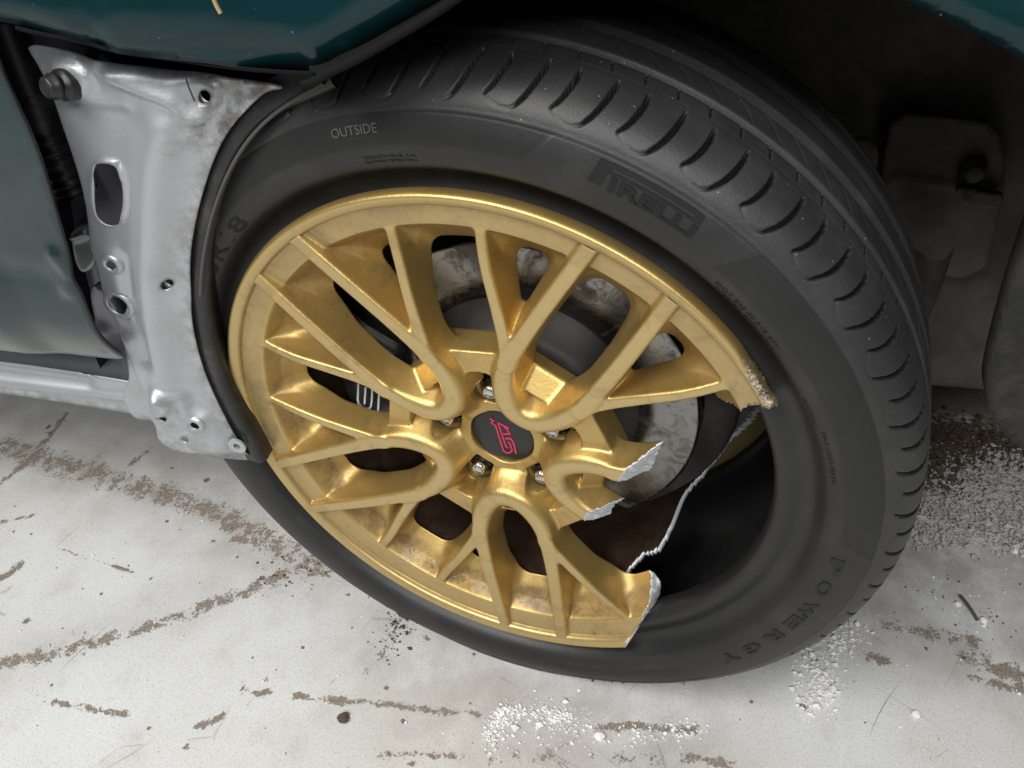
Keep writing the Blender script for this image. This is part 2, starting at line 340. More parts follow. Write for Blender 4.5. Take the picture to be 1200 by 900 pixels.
# ---- sheet-metal panel from an outline, with holes and pressed relief
def panel(name, pl, outline, mt, holes=(), relief=(), step=.003, th=.0015, bulge=None, grime=None, parent=car, sm=2, uv_outline=False, backmat=None):
    o2 = np.array([q if uv_outline else pl.uv(q) for q in outline]); o2 = smooth_poly(o2, sm)
    lo, hi = o2.min(0) - 2 * step, o2.max(0) + 2 * step
    u = np.arange(lo[0], hi[0], step); v = np.arange(lo[1], hi[1], step)
    UV = np.stack(np.meshgrid(u, v, indexing='ij'), -1)
    hs = []
    for h in holes:
        if len(h) == 4:                                    # (cx, cy, rx, ry) ellipse in pixels
            cx, cy, rx, ry = h
            hp = [pl.uv((cx + rx * math.cos(a), cy + ry * math.sin(a))) for a in np.linspace(0, 2 * math.pi, 20, endpoint=False)]
        else: hp = smooth_poly([pl.uv(q) for q in h[0]], 2)
        hs.append(np.array(hp))
    def f(Q):
        d = poly_sd(Q, o2)
        for h in hs: d = np.maximum(d, -poly_sd(Q, h))
        return d
    fv = f(UV)
    fc = (fv[:-1, :-1] + fv[1:, :-1] + fv[1:, 1:] + fv[:-1, 1:]) / 4
    n0, n1 = fv.shape; ix = np.arange(n0 * n1).reshape(n0, n1)
    F = np.stack([ix[:-1, :-1], ix[1:, :-1], ix[1:, 1:], ix[:-1, 1:]], -1)[fc < 0]
    E = np.concatenate([F[:, [0, 1]], F[:, [1, 2]], F[:, [2, 3]], F[:, [3, 0]]])
    key = np.sort(E, 1); uq, inv, cnt = np.unique(key, axis=0, return_inverse=True, return_counts=True)
    be = E[cnt[inv.ravel()] == 1]
    Q = UV.reshape(-1, 2).copy(); bv = np.unique(be)
    for _ in range(3):
        q = Q[bv]; e = 1e-4; f0 = f(q)
        gx = (f(q + [e, 0]) - f0) / e; gy = (f(q + [0, e]) - f0) / e; gg = gx * gx + gy * gy + .05
        Q[bv] = q - (f0 / gg)[:, None] * np.stack([gx, gy], -1)
    used = np.unique(F); mp = np.full(n0 * n1, -1); mp[used] = np.arange(len(used))
    Q = Q[used]; F = mp[F]; be = mp[be]; m = len(Q)
    off = np.zeros(m)
    for pts, hgt, wd_, kind in relief:
        pu = np.array([pl.uv(q) for q in pts])
        if kind == 'ridge': d, _ = seg_dist(Q, pu); off += hgt * np.exp(-(d / wd_) ** 2)
        elif kind == 'plate': off += hgt * ss(wd_, -wd_, poly_sd(Q, smooth_poly(pu, 2)))
    if bulge: off += bulge(Q)
    V = np.vstack([pl.pt(Q[:, 0], Q[:, 1], off), pl.pt(Q[:, 0], Q[:, 1], off - th)])
    Fa = np.vstack([F, F[:, ::-1] + m, np.stack([be[:, 1], be[:, 0], be[:, 0] + m, be[:, 1] + m], -1)])
    mi = None; ms = [mt]
    if backmat is not None: ms.append(backmat); mi = np.concatenate([np.zeros(len(F)), np.ones(len(Fa) - len(F))])
    ob = mesh(name, V, Fa, ms, parent, mi)
    a = ob.data.attributes.new('grime', 'FLOAT', 'POINT')
    gv = np.zeros(m)
    for pts, wd_, k in (grime or ()):
        d, _ = seg_dist(Q, np.array([pl.uv(q) for q in pts])); gv = np.maximum(gv, k * np.exp(-(d / wd_) ** 2))
    a.data.foreach_set('value', np.concatenate([gv, gv]).astype(np.float32))
    return ob

PIL = Plane(-.018)
pil_out = [(27, 50), (83, 60), (120, 71), (187, 80), (260, 90), (330, 99), (336, 104), (313, 106), (290, 127), (267, 153), (250, 187), (237, 227), (229, 260), (223, 297), (222, 350),
           (227, 393), (240, 440), (260, 483), (277, 513), (295, 545), (291, 548), (260, 543), (213, 533), (187, 520), (177, 503), (160, 493), (150, 482), (142, 462), (152, 447), (150, 425),
           (147, 400), (137, 373), (128, 353), (122, 330), (115, 300), (107, 287), (100, 233), (87, 187), (73, 147), (60, 107), (43, 73)]
slot = ([(112, 200), (113, 190), (134, 188), (146, 198), (147, 244), (144, 261), (130, 263), (113, 248)],)
pil = panel('inner_pillar', PIL, pil_out, M_sil, holes=[slot, (240, 113, 7, 8), (135, 306, 6, 6), (143, 353, 11, 13), (198, 331, 6, 6), (198, 480, 6, 5), (236, 488, 6, 5), (224, 505, 5.5, 4.5)],
    relief=[([(118, 80), (165, 108), (205, 116), (228, 150)], .0045, .011, 'ridge'), ([(125, 74), (200, 86), (262, 96), (255, 130), (232, 150), (208, 118), (165, 105), (128, 92)], .006, .0035, 'plate'),
            ([(60, 72), (90, 70), (112, 90), (110, 112), (70, 112)], .006, .004, 'plate'), ([(100, 115), (150, 120)], .003, .006, 'ridge'),
            ([(196, 150), (186, 190), (182, 240), (180, 300), (183, 380), (196, 450)], .013, .017, 'ridge'),
            ([(106, 185), (152, 188), (154, 264), (108, 262)], .004, .0025, 'plate'), ([(113, 200), (146, 200), (147, 252), (115, 250)], -.006, .004, 'plate'),
            ([(240, 113), (240.5, 113)], -.006, .014, 'ridge'), ([(135, 306), (143, 353)], .006, .020, 'ridge'), ([(198, 331), (199, 338)], -.005, .016, 'ridge'),
            ([(152, 300), (160, 345), (178, 420)], -.006, .007, 'ridge'), ([(150, 395), (175, 455)], .004, .006, 'ridge'),
            ([(180, 445), (196, 446), (215, 470), (178, 485)], .008, .0045, 'plate'), ([(198, 452), (216, 458), (222, 474)], .006, .006, 'ridge'),
            ([(198, 480), (198.5, 480)], .004, .010, 'ridge'), ([(236, 488), (236.5, 488)], .005, .011, 'ridge'), ([(224, 505), (224.5, 505)], .004, .010, 'ridge'),
            ([(180, 470), (240, 470), (285, 540), (185, 520)], .010, .012, 'plate'), ([(176, 500), (230, 530), (290, 545)], -.010, .010, 'ridge')],
    grime=[([(313, 104), (285, 125), (262, 155)], .028, .95), ([(250, 190), (225, 290), (228, 400), (290, 540)], .014, .55), ([(180, 515), (280, 540)], .02, .5), ([(60, 70), (300, 100)], .006, .6), ([(185, 470), (240, 505)], .03, .3)], step=.0022)
# flange that wraps the rear edge and the arch edge of the pillar inwards
def rail(name, pl, px, offs, mt, parent=car, sm=2, thick=0.):
    base = smooth_line([pl.uv(q) for q in px], sm); n = len(base); rows = []
    tg = np.gradient(base, axis=0); tg /= np.linalg.norm(tg, axis=1)[:, None]; nr = np.stack([-tg[:, 1], tg[:, 0]], -1)
    for a, b in offs:
        q = base + a * nr; rows.append(pl.pt(q[:, 0], q[:, 1], np.full(n, b)))
    V = np.concatenate(rows); F = np.array([(i * n + j, i * n + j + 1, (i + 1) * n + j + 1, (i + 1) * n + j) for i in range(len(rows) - 1) for j in range(n - 1)])
    return mesh(name, V, F, mt, parent)
arch_edge = [(336, 104), (313, 106), (290, 127), (267, 153), (250, 187), (237, 227), (229, 260), (223, 297), (222, 350), (227, 393), (240, 440), (260, 483), (277, 513), (295, 545)]
# black liner lip between the pillar and the tyre
lip_px = [(382, 88), (360, 99), (322, 112), (292, 133), (270, 158), (252, 190), (239, 229), (231, 262), (226, 298), (225, 350), (230, 393), (243, 440), (262, 482), (279, 512), (297, 544)]
rail('arch_liner_lip', PIL, lip_px, [(-.010, -.006), (-.001, -.0035), (.006, -.001), (.010, -.003), (.012, -.008), (.011, -.02), (-.004, -.05), (-.02, -.10), (-.03, -.20)], M_blk)
rail('arch_liner_edge', PIL, [(380, 96), (352, 112), (318, 135), (290, 165), (270, 198), (254, 238), (244, 275), (238, 310), (236, 345)], [(-.0012, .002), (0, .0035), (.0012, .002), (.001, -.004)], M_let2)
# tab with a hole at the pillar's foot
tb = PIL.uv((281, 518)); tc = PIL.pt(tb[0], tb[1], .004)
ring = []
V = []; F = []
for k in range(20):
    a = 2 * math.pi * k / 20
    for r_, n_ in ((.0035, .0), (.0035, .002), (.0085, .002), (.0085, .0)):
        V.append(tc + r_ * (math.cos(a) * H + math.sin(a) * np.array([0, 0, 1.])) + n_ * N)
for k in range(20):
    for j in range(4):
        F.append((4 * k + j, 4 * ((k + 1) % 20) + j, 4 * ((k + 1) % 20) + (j + 1) % 4, 4 * k + (j + 1) % 4))
mesh('drilled_tab', V, F, M_sil, car, smooth=False)
for cx, cy, rp, hk in ((240, 113, 7.5, -.0045), (135, 306, 6, .006), (198, 331, 6, -.002), (198, 480, 5.5, .0115), (236, 488, 5.5, .0125), (224, 505, 5, .0115), (143, 353, 12, .006)):
    hu = PIL.uv((cx, cy)); hc = PIL.pt(hu[0], hu[1], hk); ri = rp * .00074; V = []; m_ = 4; K = 28
    for k in range(K):
        a = 2 * math.pi * k / K
        for r_, n_ in ((ri + .0052, -.003), (ri + .0040, .0004), (ri + .0012, .0010), (ri, -.0004)):
            V.append(hc + r_ * (math.cos(a) * H + math.sin(a) * np.array([0, 0, 1.])) + n_ * N)
    F = [(m_ * k + j, m_ * ((k + 1) % K) + j, m_ * ((k + 1) % K) + j + 1, m_ * k + j + 1) for k in range(K) for j in range(m_ - 1)]
    mesh('hole_collar', V, F, M_sil, pil)
# bolt on the pillar
bu = PIL.uv((84, 95)); bc = PIL.pt(bu[0], bu[1], .006); Z = np.array([0, 0, 1.])
A2 = N * .93 - H * .30 + Z * .2; A2 /= np.linalg.norm(A2); U2 = np.cross(A2, Z); U2 /= np.linalg.norm(U2); W2 = np.cross(A2, U2)
b1 = lathe([(.0125, -.006), (.0125, .001), (.0118, .005), (.0085, .0055), (.0085, .0085), (.0100, .009), (.0100, .0115), (.0080, .0125), (.0080, .0165), (.0070, .0175), (.003, .018)], bc, A2, U2, W2, 20)
mesh('pillar_bolt', (np.array(b1[0]) - bc) * .85 + bc, b1[1], M_blk, car)
# sill below the door
SIL = Plane(-.024)
sl_uv = [tuple(SIL.uv(q)) for q in [(0, 424), (80, 436), (130, 443), (190, 455), (196, 493), (150, 484), (75, 472), (0, 460)]]; sl_uv = [(-1.3, sl_uv[0][1])] + sl_uv + [(-1.3, sl_uv[-1][1])]
sl = panel('sill', SIL, sl_uv, M_sil, relief=[([(-160, 422), (0, 447), (155, 465)], .006, .004, 'ridge'), ([(-160, 412), (0, 435), (100, 449)], -.006, .008, 'ridge')],
           holes=[(102, 441, 4, 2.5)], grime=[([(-160, 432), (150, 484)], .01, .6)], step=.004, uv_outline=True)
rail('sill_underside', SIL, [(-160, 432), (0, 460), (75, 472), (150, 484), (190, 522), (290, 548)], [(.002, -.014), (.006, -.02), (.012, -.08), (.014, -.3)], M_sil)
# door
DOOR = Plane(.022)
do_px = [(-60, -60), (-11, 78), (11, 125), (33, 172), (51, 225), (69, 290), (89, 352), (107, 396), (123, 424), (131, 437), (121, 441), (95, 439), (-11, 424)]
do_uv = [(-1.3, .87)] + [tuple(DOOR.uv(q)) for q in do_px]; do_uv.append((-1.3, do_uv[-1][1]))
do = panel('door', DOOR, do_uv, M_door,
           bulge=lambda Q: -.036 * ss(.43, .325, Q[:, 1]) - .006 * ss(-.40, -.36, Q[:, 0]), relief=[([(60, 305), (80, 330), (74, 345)], .004, .006, 'ridge'), ([(-220, 290), (40, 330)], -.002, .012, 'ridge')], step=.005, th=.003, backmat=M_blk, uv_outline=True)
# door jamb behind the gap, with the rubber cable boot
JAM = Plane(-.085)
jm = panel('door_jamb', JAM, [(-60, 20), (60, 30), (140, 70), (190, 200), (220, 340), (210, 440), (120, 450), (20, 420), (-60, 300)], M_jamb, relief=[([(95, 210), (120, 330), (150, 420)], .01, .012, 'ridge'), ([(60, 160), (100, 260), (112, 262), (80, 170)], -.012, .004, 'plate')], step=.006)
sn = panel('striker_plate', Plane(-.05), [(84, 268), (104, 262), (110, 290), (112, 312), (95, 322), (86, 300)], M_sil, relief=[([(86, 276), (108, 268)], .006, .004, 'ridge')], step=.003, th=.006)
lm_ = panel('hinge_bracket', Plane(-.06), [(103, 330), (128, 345), (146, 385), (150, 410), (126, 408), (112, 380)], M_jamb, relief=[([(124, 386), (126, 388)], .008, .008, 'ridge')], step=.003, th=.008)
bp = Plane(-.052); cl = smooth_line([bp.pt(*bp.uv(q)) for q in [(0, 20), (15, 62), (30, 98), (43, 130), (58, 165), (74, 198), (88, 225)]], 3)
nb = len(cl); rr = [.0155 + (.0024 * math.sin(i * 1.9) if i > nb * .52 else (.003 if nb * .40 < i < nb * .52 else 0)) for i in range(nb)]
cv, cf = tube(cl, rr, 14); mesh('rubber_boot', cv, cf, M_blk, car)
jb = JAM.uv((126, 384)); jc = JAM.pt(jb[0], jb[1], .03)
b1 = lathe([(.006, 0), (.006, .006), (.0045, .007)], jc, N, H, Z, 6); mesh('hinge_bolt', b1[0], b1[1], M_chr, car, smooth=False)

# fender: one pressing over the whole arch, torn off below its rear edge
FEN = Plane(.030)
fen_low = [(-260, -6), (-120, 20), (0, 41), (27, 48), (60, 53), (83, 58), (100, 64), (118, 70), (150, 74), (190, 79), (235, 84), (262, 90), (300, 92), (336, 96), (360, 95), (372, 86), (396, 74), (424, 58), (452, 40), (480, 24), (506, 9), (530, -4), (590, -40), (680, -74), (780, -88), (880, -72), (970, -38), (1036, -4), (1075, 11), (1110, 26), (1150, 45), (1200, 72), (1290, 128), (1380, 200)]
fl_uv = [tuple(FEN.uv(q)) for q in fen_low]
fen_uv = fl_uv + [(.95, fl_uv[-1][1]), (.95, .88), (-.95, .88), (-.95, fl_uv[0][1])]
px2 = lambda *a: [FEN.uv(q) for q in a]
def fen_b(Q):
    dd, _ = seg_dist(Q, np.array(px2((-120, 20), (120, 70), (360, 95), (530, -4)))); dr, _ = seg_dist(Q, np.array(px2((1036, -4), (1200, 72), (1380, 200))))
    return -.012 * np.exp(-(dd / .010) ** 2) + .004 * ss(.03, .0, dr) - .006 * np.exp(-(dr / .006) ** 2) - .16 * np.maximum(Q[:, 1] - .64, -.01) + .004 * np.sin(Q[:, 0] * 33 + 1) * np.exp(-(dd / .06) ** 2)
fe = panel('front_fender', FEN, fen_uv, M_teal, uv_outline=True, sm=1, step=.007, th=.003, bulge=fen_b, backmat=M_blk,
           relief=[([(92, -10), (100, 55)], -.006, .008, 'ridge'), ([(140, 52), (240, 60), (330, 80)], -.005, .012, 'ridge'), ([(190, 20), (300, 10)], -.003, .03, 'ridge')])
rail('fender_edge_trim', FEN, [(352, 98), (366, 95), (384, 84), (410, 72), (440, 55), (470, 37), (500, 19), (530, -2), (560, -20)], [(.001, -.001), (-.0015, .0005), (-.0035, -.002), (-.0045, -.010), (-.001, -.014), (.004, -.016)], M_edge)
rail('fender_hem', FEN, [(0, 43), (27, 50), (83, 60), (118, 72), (190, 81), (262, 92), (336, 98), (358, 98)], [(.002, -.014), (-.0005, -.0135), (-.0012, -.016), (-.0005, -.02), (.004, -.024)], M_edge)
# bonnet and upper body so that the wheelhouse is really roofed
V = [FEN.pt(u, v, n) for n, v in ((-.10, .875), (-.30, .93), (-.8, .96), (-1.5, .95)) for u in (-1.1, 1.0)]
mesh('bonnet', np.array(V), [(0, 1, 3, 2), (2, 3, 5, 4), (4, 5, 7, 6)], M_teal, car)

ub_ = Plane(0)  # unseen plates added to block light and keep it dark under the car
V = [ub_.pt(u, v, n) for u, v, n in ((-1.6, .20, -.36), (1.2, .20, -.36), (1.2, .20, -1.75), (-1.6, .20, -1.75), (1.2, .14, -1.75), (-1.6, .14, -1.75), (1.2, .9, -1.78), (-1.6, .9, -1.78))]
mesh('underbody_blocker', np.array(V), [(0, 1, 2, 3), (3, 2, 4, 5), (5, 4, 6, 7)], M_lin, car, smooth=False)
V = [ub_.pt(1.05, v, n) for v, n in ((.16, -.02), (.16, -1.75), (.9, -1.75), (.9, -.05))]
mesh('nose_blocker', np.array(V), [(0, 1, 2, 3)], M_lin, car, smooth=False)
for u in (-1.35,):
    c_ = ub_.pt(u, .31, -1.65); V, F = tube([c_ - N * .11, c_ + N * .11], .31, 40); mesh('far_tyre', V, F, M_lin, car)
# wheelhouse: inner wall, roof and ends
INN = Plane(-.33)
V = []; F = []
prof = [(-.40, .31), (-.395, .38), (-.37, .50), (-.27, .64), (-.10, .71), (.10, .72), (.29, .66), (.42, .54), (.52, .38), (.56, .25)]
pr = smooth_line(prof, 2); n = len(pr); offs = [-.06, -.10, -.17, -.25, -.345]
for b in offs:
    V.append(Plane(0).pt(pr[:, 0], pr[:, 1], np.full(n, b)))
V = np.concatenate(V); F = np.array([(i * n + j, i * n + j + 1, (i + 1) * n + j + 1, (i + 1) * n + j) for i in range(len(offs) - 1) for j in range(n - 1)])
mesh('wheelhouse_liner', V, F, M_lin, car)
M_pan = mat('dusty_inner_panel', (.1, .09, .08), .75); t = NT(M_pan); t.col(t.mix(t.step(t.noise(13, 6, .65), .35, .7), (.060, .055, .048), (.13, .12, .105))); t.bump(t.noise(120, 6, .7), .001)
iw = panel('inner_wheelhouse_wall', INN, [(-.44, .16), (.75, .18), (.75, .74), (-.44, .74)], M_pan, uv_outline=True, sm=0, step=.012, th=.004,
           relief=[([(1083, 340), (1060, 400), (1040, 460)], .02, .016, 'ridge')])
WHP = Plane(-.30)
panel('access_plate', WHP, [(1046, 132), (1110, 138), (1172, 146), (1180, 200), (1170, 260), (1150, 330), (1060, 315), (1034, 240), (1034, 190)], M_pan, relief=[([(1040, 215), (1056, 206), (1078, 212), (1160, 222)], .004, .004, 'ridge')], sm=1, step=.004, th=.006)
panel('access_plate', Plane(-.29), [(996, 160), (1030, 165), (1028, 205), (1000, 200)], M_pan, step=.004, th=.004)
bk = panel('lug_bracket', Plane(-.285), [(1116, 214), (1140, 222), (1164, 228), (1176, 226), (1177, 238), (1168, 246), (1126, 240)], M_pan, relief=[([(1120, 216), (1128, 240)], .006, .006, 'ridge')], step=.003, th=.006)
ub = WHP.uv((1139, 197)); ucn = WHP.pt(ub[0], ub[1], .004)
b1 = lathe([(.012, 0), (.012, .003), (.008, .004), (.008, .009), (.006, .010)], ucn, N, H, Z, 12); mesh('wheelhouse_bolt', b1[0], b1[1], M_dark, car)
# front end of the wheelhouse: bumper liner coming down on the right
FR = Plane(-.10)
panel('bumper_liner', FR, [(1176, 300), (1160, 360), (1148, 410), (1146, 440), (1160, 468), (1184, 488), (1230, 520), (1400, 600), (1400, 200), (1210, 200)], M_flap,
      bulge=lambda Q: .03 * ss(.0, .3, Q[:, 1]), relief=[([(1148, 440), (1190, 490), (1300, 555)], .008, .008, 'ridge')], step=.006, th=.02)
rail('liner_rib', Plane(-.24), [(1096, 300), (1080, 350), (1064, 390), (1048, 440)], [(-.02, -.02), (-.006, .006), (.006, .006), (.02, -.02)], M_dark)

# ------------------------------------------------------------------ the wheel
wheel = empty('wheel', car, (0, 0, ZC)); wheel.rotation_euler = (0, -TILT, 0)
def wl(x, y, w): return np.stack([x, -w, y], -1)           # wheel frame -> local of the wheel empty
def pol(r, deg, w):
    a = np.radians(deg); return wl(r * np.sin(a), r * np.cos(a), w + 0 * a)
PH = 32.707
# --- breakage (angles clockwise from the wheel frame's y)
LO = ([.06, .12, .16, .20, .215, .225, .245], [67, 64.5, 66, 67.5, 66.0, 64.4, 64.6])
HI = ([.09, .12, .19, .20, .21, .22, .23, .245], [141.5, 142.5, 143.2, 143.4, 144.2, 146.5, 150., 153.8])
RB = ([60, 68, 75, 83, 90, 97, 104, 110, 121, 128, 134, 138, 142, 150], [.130, .128, .126, .118, .111, .107, .104, .099, .094, .097, .104, .113, .12, .13])
def jag(x, y, z, a=1.):
    s = (np.sin(x * 310 + 2.1 * np.sin(y * 190)) + np.sin(y * 270 + 1.7 * np.sin(z * 330 + 1)) + np.sin(z * 420 + x * 130)) / 3
    return a * (.0016 * s + .0010 * np.sin(x * 900 + y * 640 + 3 * s) + .0005 * np.sin(x * 2100 - y * 1700 + z * 1500))
# --- spoked centre as a distance field on a polar grid, five sectors of mirrored halves
DR = .0010; NT_ = 130; NZ0, NZ1 = -.050, .003
rg = np.arange(.0265, .2365, DR); zg = np.arange(NZ0, NZ1, .0010)
th = (np.arange(NT_) + .5) * (36. / NT_)
Rr, Tt = np.meshgrid(rg, np.radians(th), indexing='ij')
Px, Py = Rr * np.sin(Tt), Rr * np.cos(Tt); PP = np.stack([Px, Py], -1)
def spoke2d(path):
    path = np.array(path); fine = smooth_line(path, 2)
    d, par = seg_dist(PP, fine[:, :2]); i0 = np.clip(par.astype(int), 0, len(fine) - 2); fr = par - i0
    w_ = fine[i0, 2] * (1 - fr) + fine[i0 + 1, 2] * fr; h_ = fine[i0, 3] * (1 - fr) + fine[i0 + 1, 3] * fr
    return d.astype(np.float32)[..., None], w_.astype(np.float32)[..., None], h_.astype(np.float32)[..., None]
LEG = [(-.004, .0545, -.0118, .0078), (.006, .0548, -.0115, .0078), (.0145, .0595, -.0112, .0078), (.0232, .0705, -.0110, .0076), (.0297, .0850, -.0105, .0072), (.0328, .1020, -.0095, .0068), (.0338, .130, -.0080, .0064), (.0330, .170, -.0055, .0060), (.0305, .2352, -.0026, .0058)]
BRA = [(.0328, .1000, -.0100, .0066), (.0360, .1085, -.0100, .0058), (.0465, .1235, -.0100, .0050), (.0640, .1470, -.0085, .0044), (.0830, .1705, -.0085, .0040), (.0975, .1925, -.0115, .0040), (.0985, .1945, -.0118, .0040)]
NECK = [(0, .034, -.0345, .0115), (0, .0440, -.0255, .0105), (0, .0525, -.0150, .0080)]
z = zg.astype(np.float32)[None, None, :]
def draft(sp, t=.16, rnd=.0030):
    d, w_, h_ = sp; a = (d - h_ - (w_ - z) * t) / np.sqrt(1 + t * t); return smax(a, z - w_, rnd)
RND = (.0030 + .0030 * ss(.12, .07, Rr))[..., None].astype(np.float32)
TD = (.17 + .30 * ss(.125, .075, Rr))[..., None].astype(np.float32)
f_leg = draft(spoke2d(LEG), TD, RND); f_bra = draft(spoke2d(BRA), .15, .0026)
f = smin(f_leg, f_bra, .0035 + .004 * ss(-.012, -.03, z))
# rim ring with its stepped pocket walls, blended into the spokes before both are cut off at the back
ZB = (-.0370 - .005 * ss(.150, .180, Rr))[..., None].astype(np.float32)
R3 = Rr.astype(np.float32)[..., None]
inner = np.where(z > -.0255, .2168 + (z + .0105) * .62, .2075 + (z + .0255) * 1.05)
rtop = np.where(Rr > .2338, -.0062, -.0082 - (.2340 - Rr) * .20)[..., None].astype(np.float32)
ringf = smax((inner - R3) * .8, z - rtop, .0012)
f = smin(f, ringf, .0026 + .0130 * ss(-.016, -.030, z))
f = smax(f, ZB - z, .0015)
f = smin(f, smax(draft(spoke2d(NECK), .35, .006), -.048 - z, .002), .004)
R3 = Rr.astype(np.float32)[..., None]
# webs and hub plate
a36 = np.radians(36); y36 = (Px * math.sin(a36) + Py * math.cos(a36)); lug = np.array([.051 * math.sin(a36), .051 * math.cos(a36)])
dl, _ = seg_dist(PP, [lug, lug * (.058 / .051)])
top36 = np.where(dl < .0215, -.043, -.0225); 
dlf = ss(.0200, .0228, dl); h36 = -.0425 + .020 * dlf * ss(.047, .057, Rr)
hU = -.040 + .0175 * ss(.0735, .0762, Py) - .0120 * np.clip((Py - .0765) / .0155, 0, 1.3)
mixU = ss(22, 15, np.degrees(Tt))
htop = h36 * (1 - mixU) + hU * mixU
edge_ = np.where(np.degrees(Tt) > 18, y36 - .1015, Py - .0925)
web = smax(smax(z - htop[..., None].astype(np.float32), (edge_[..., None].astype(np.float32) + (z + .03) * .18), .002), -.0475 - z, .002)
f = smin(f, web, .0028)
boss = smax(smax(R3 - .0385 - (-.0355 - z) * .25, z + .0355, .0025), -.049 - z, .001)
f = smin(f, boss, .004)
# lug seat and cap bore
dl0 = np.sqrt((Px - lug[0]) ** 2 + (Py - lug[1]) ** 2)[..., None].astype(np.float32)
f = smax(f, -smax(dl0 - .0128, -.0470 - z, .001), .0015)
f = smax(f, -(R3 - .0288), .0012)
half = f.astype(np.float32)
sector = np.concatenate([half[:, ::-1], half], 1)           # -36..36
full = np.tile(sector, (1, 5, 1)); NTH = full.shape[1]
thd = PH - 36 + (np.arange(NTH) + .5) * (36. / NT_)
thd_m = (thd + 360) % 360
# cut away the missing piece
ta = thd_m[None, :, None]; rr3 = rg[:, None, None]; zz3 = zg[None, None, :]
sel = (thd_m > 55) & (thd_m < 160)
ts = ta[:, sel]
Xs = rr3 * np.sin(np.radians(ts)); Ys = rr3 * np.cos(np.radians(ts)); 
jg = jag(Xs + 0 * zz3, Ys + 0 * zz3, zz3 + 0 * Xs)
lo = np.interp(rr3, *LO); hi = np.interp(rr3, *HI) + np.minimum(zz3 + .004, 0) * 110
kk = rr3 * math.pi / 180
rem = np.maximum(np.maximum((lo - ts) * kk, (ts - hi) * kk), np.interp(ts, *RB) - rr3 - (zz3 + .012) * .80) + .60 * jg
cutv = np.full(full.shape, -1., np.float32); cutv[:, sel] = -rem
israw = cutv > full
full = np.maximum(full, cutv)
# surface nets, periodic in theta
def nets(Fd):
    Fp = np.concatenate([Fd, Fd[:, :1]], 1); sg = Fp < 0; nr, nt, nz = Fd.shape
    cn = np.zeros((nr - 1, nt, nz - 1), np.uint8)
    for i in (0, 1):
        for j in (0, 1):
            for k in (0, 1): cn += sg[i:nr - 1 + i, j:nt + j, k:nz - 1 + k]
    act = np.argwhere((cn > 0) & (cn < 8)); ids = np.full(cn.shape, -1, np.int32); ids[tuple(act.T)] = np.arange(len(act))
    pos = np.zeros((len(act), 3)); cnt = np.zeros(len(act))
    for ax in range(3):
        for b in (0, 1):
            for c_ in (0, 1):
                o0 = [0, 0, 0]; q = [k for k in range(3) if k != ax]; o0[q[0]] = b; o0[q[1]] = c_; o1 = list(o0); o1[ax] = 1
                A = act + o0; B = act + o1; fa = Fp[tuple(A.T)]; fb = Fp[tuple(B.T)]; m = (fa < 0) != (fb < 0)
                tt = np.where(m, fa / np.where(m, fa - fb, 1), 0)
                P = A + 0.; P[:, ax] += tt; pos[m] += P[m]; cnt[m] += 1
    pos /= cnt[:, None]
    quads = []
    s0 = sg[:, :nt]
    e = np.argwhere(sg[:-1, :nt] != sg[1:, :nt])                       # r edges
    i, j, k = e.T; ok = (k > 0) & (k < nz - 1); i, j, k = i[ok], j[ok], k[ok]; fl_ = s0[i, j, k]
    q = np.stack([ids[i, j - 1, k - 1], ids[i, j, k - 1], ids[i, j, k], ids[i, j - 1, k]], -1); q[~fl_] = q[~fl_][:, ::-1]; quads.append(q)
    e = np.argwhere(sg[:, :nt] != sg[:, 1:nt + 1])
    i, j, k = e.T; ok = (k > 0) & (k < nz - 1) & (i > 0) & (i < nr - 1); i, j, k = i[ok], j[ok], k[ok]; fl_ = s0[i, j, k]
    q = np.stack([ids[i - 1, j, k - 1], ids[i - 1, j, k], ids[i, j, k], ids[i, j, k - 1]], -1); q[~fl_] = q[~fl_][:, ::-1]; quads.append(q)
    e = np.argwhere(s0[:, :, :-1] != s0[:, :, 1:])
    i, j, k = e.T; ok = (i > 0) & (i < nr - 1); i, j, k = i[ok], j[ok], k[ok]; fl_ = s0[i, j, k]
    q = np.stack([ids[i - 1, j - 1, k], ids[i, j - 1, k], ids[i, j, k], ids[i - 1, j, k]], -1); q[~fl_] = q[~fl_][:, ::-1]; quads.append(q)
    q = np.concatenate(quads); return act, pos, q[(q >= 0).all(1)]
act, pos, quads = nets(full)
vr = rg[0] + pos[:, 0] * DR; vt = thd[0] + pos[:, 1] * (36. / NT_); vz = zg[0] + pos[:, 2] * .0010
VV = pol(vr, vt, vz)
# orientation and normals for the whole centre, kept when it is split into parts
fn = np.cross(VV[quads[:, 2]] - VV[quads[:, 0]], VV[quads[:, 3]] - VV[quads[:, 1]])
gz = np.abs(fn[:, 1]) / (np.linalg.norm(fn, axis=1) + 1e-15)
ctr = VV[quads].mean(1); tp = (gz > .9) & (ctr[:, 1] < .012)
if fn[tp, 1].mean() > 0: quads = quads[:, ::-1]; fn = -fn
vn = np.zeros_like(VV)
for k in range(4): np.add.at(vn, quads[:, k], fn)
vn /= np.linalg.norm(vn, axis=1)[:, None] + 1e-15
raw_v = israw[tuple(np.minimum(act + 1, np.array(full.shape) - 1).T)] | israw[tuple(act.T)]
fraw = raw_v[quads].sum(1) >= 3
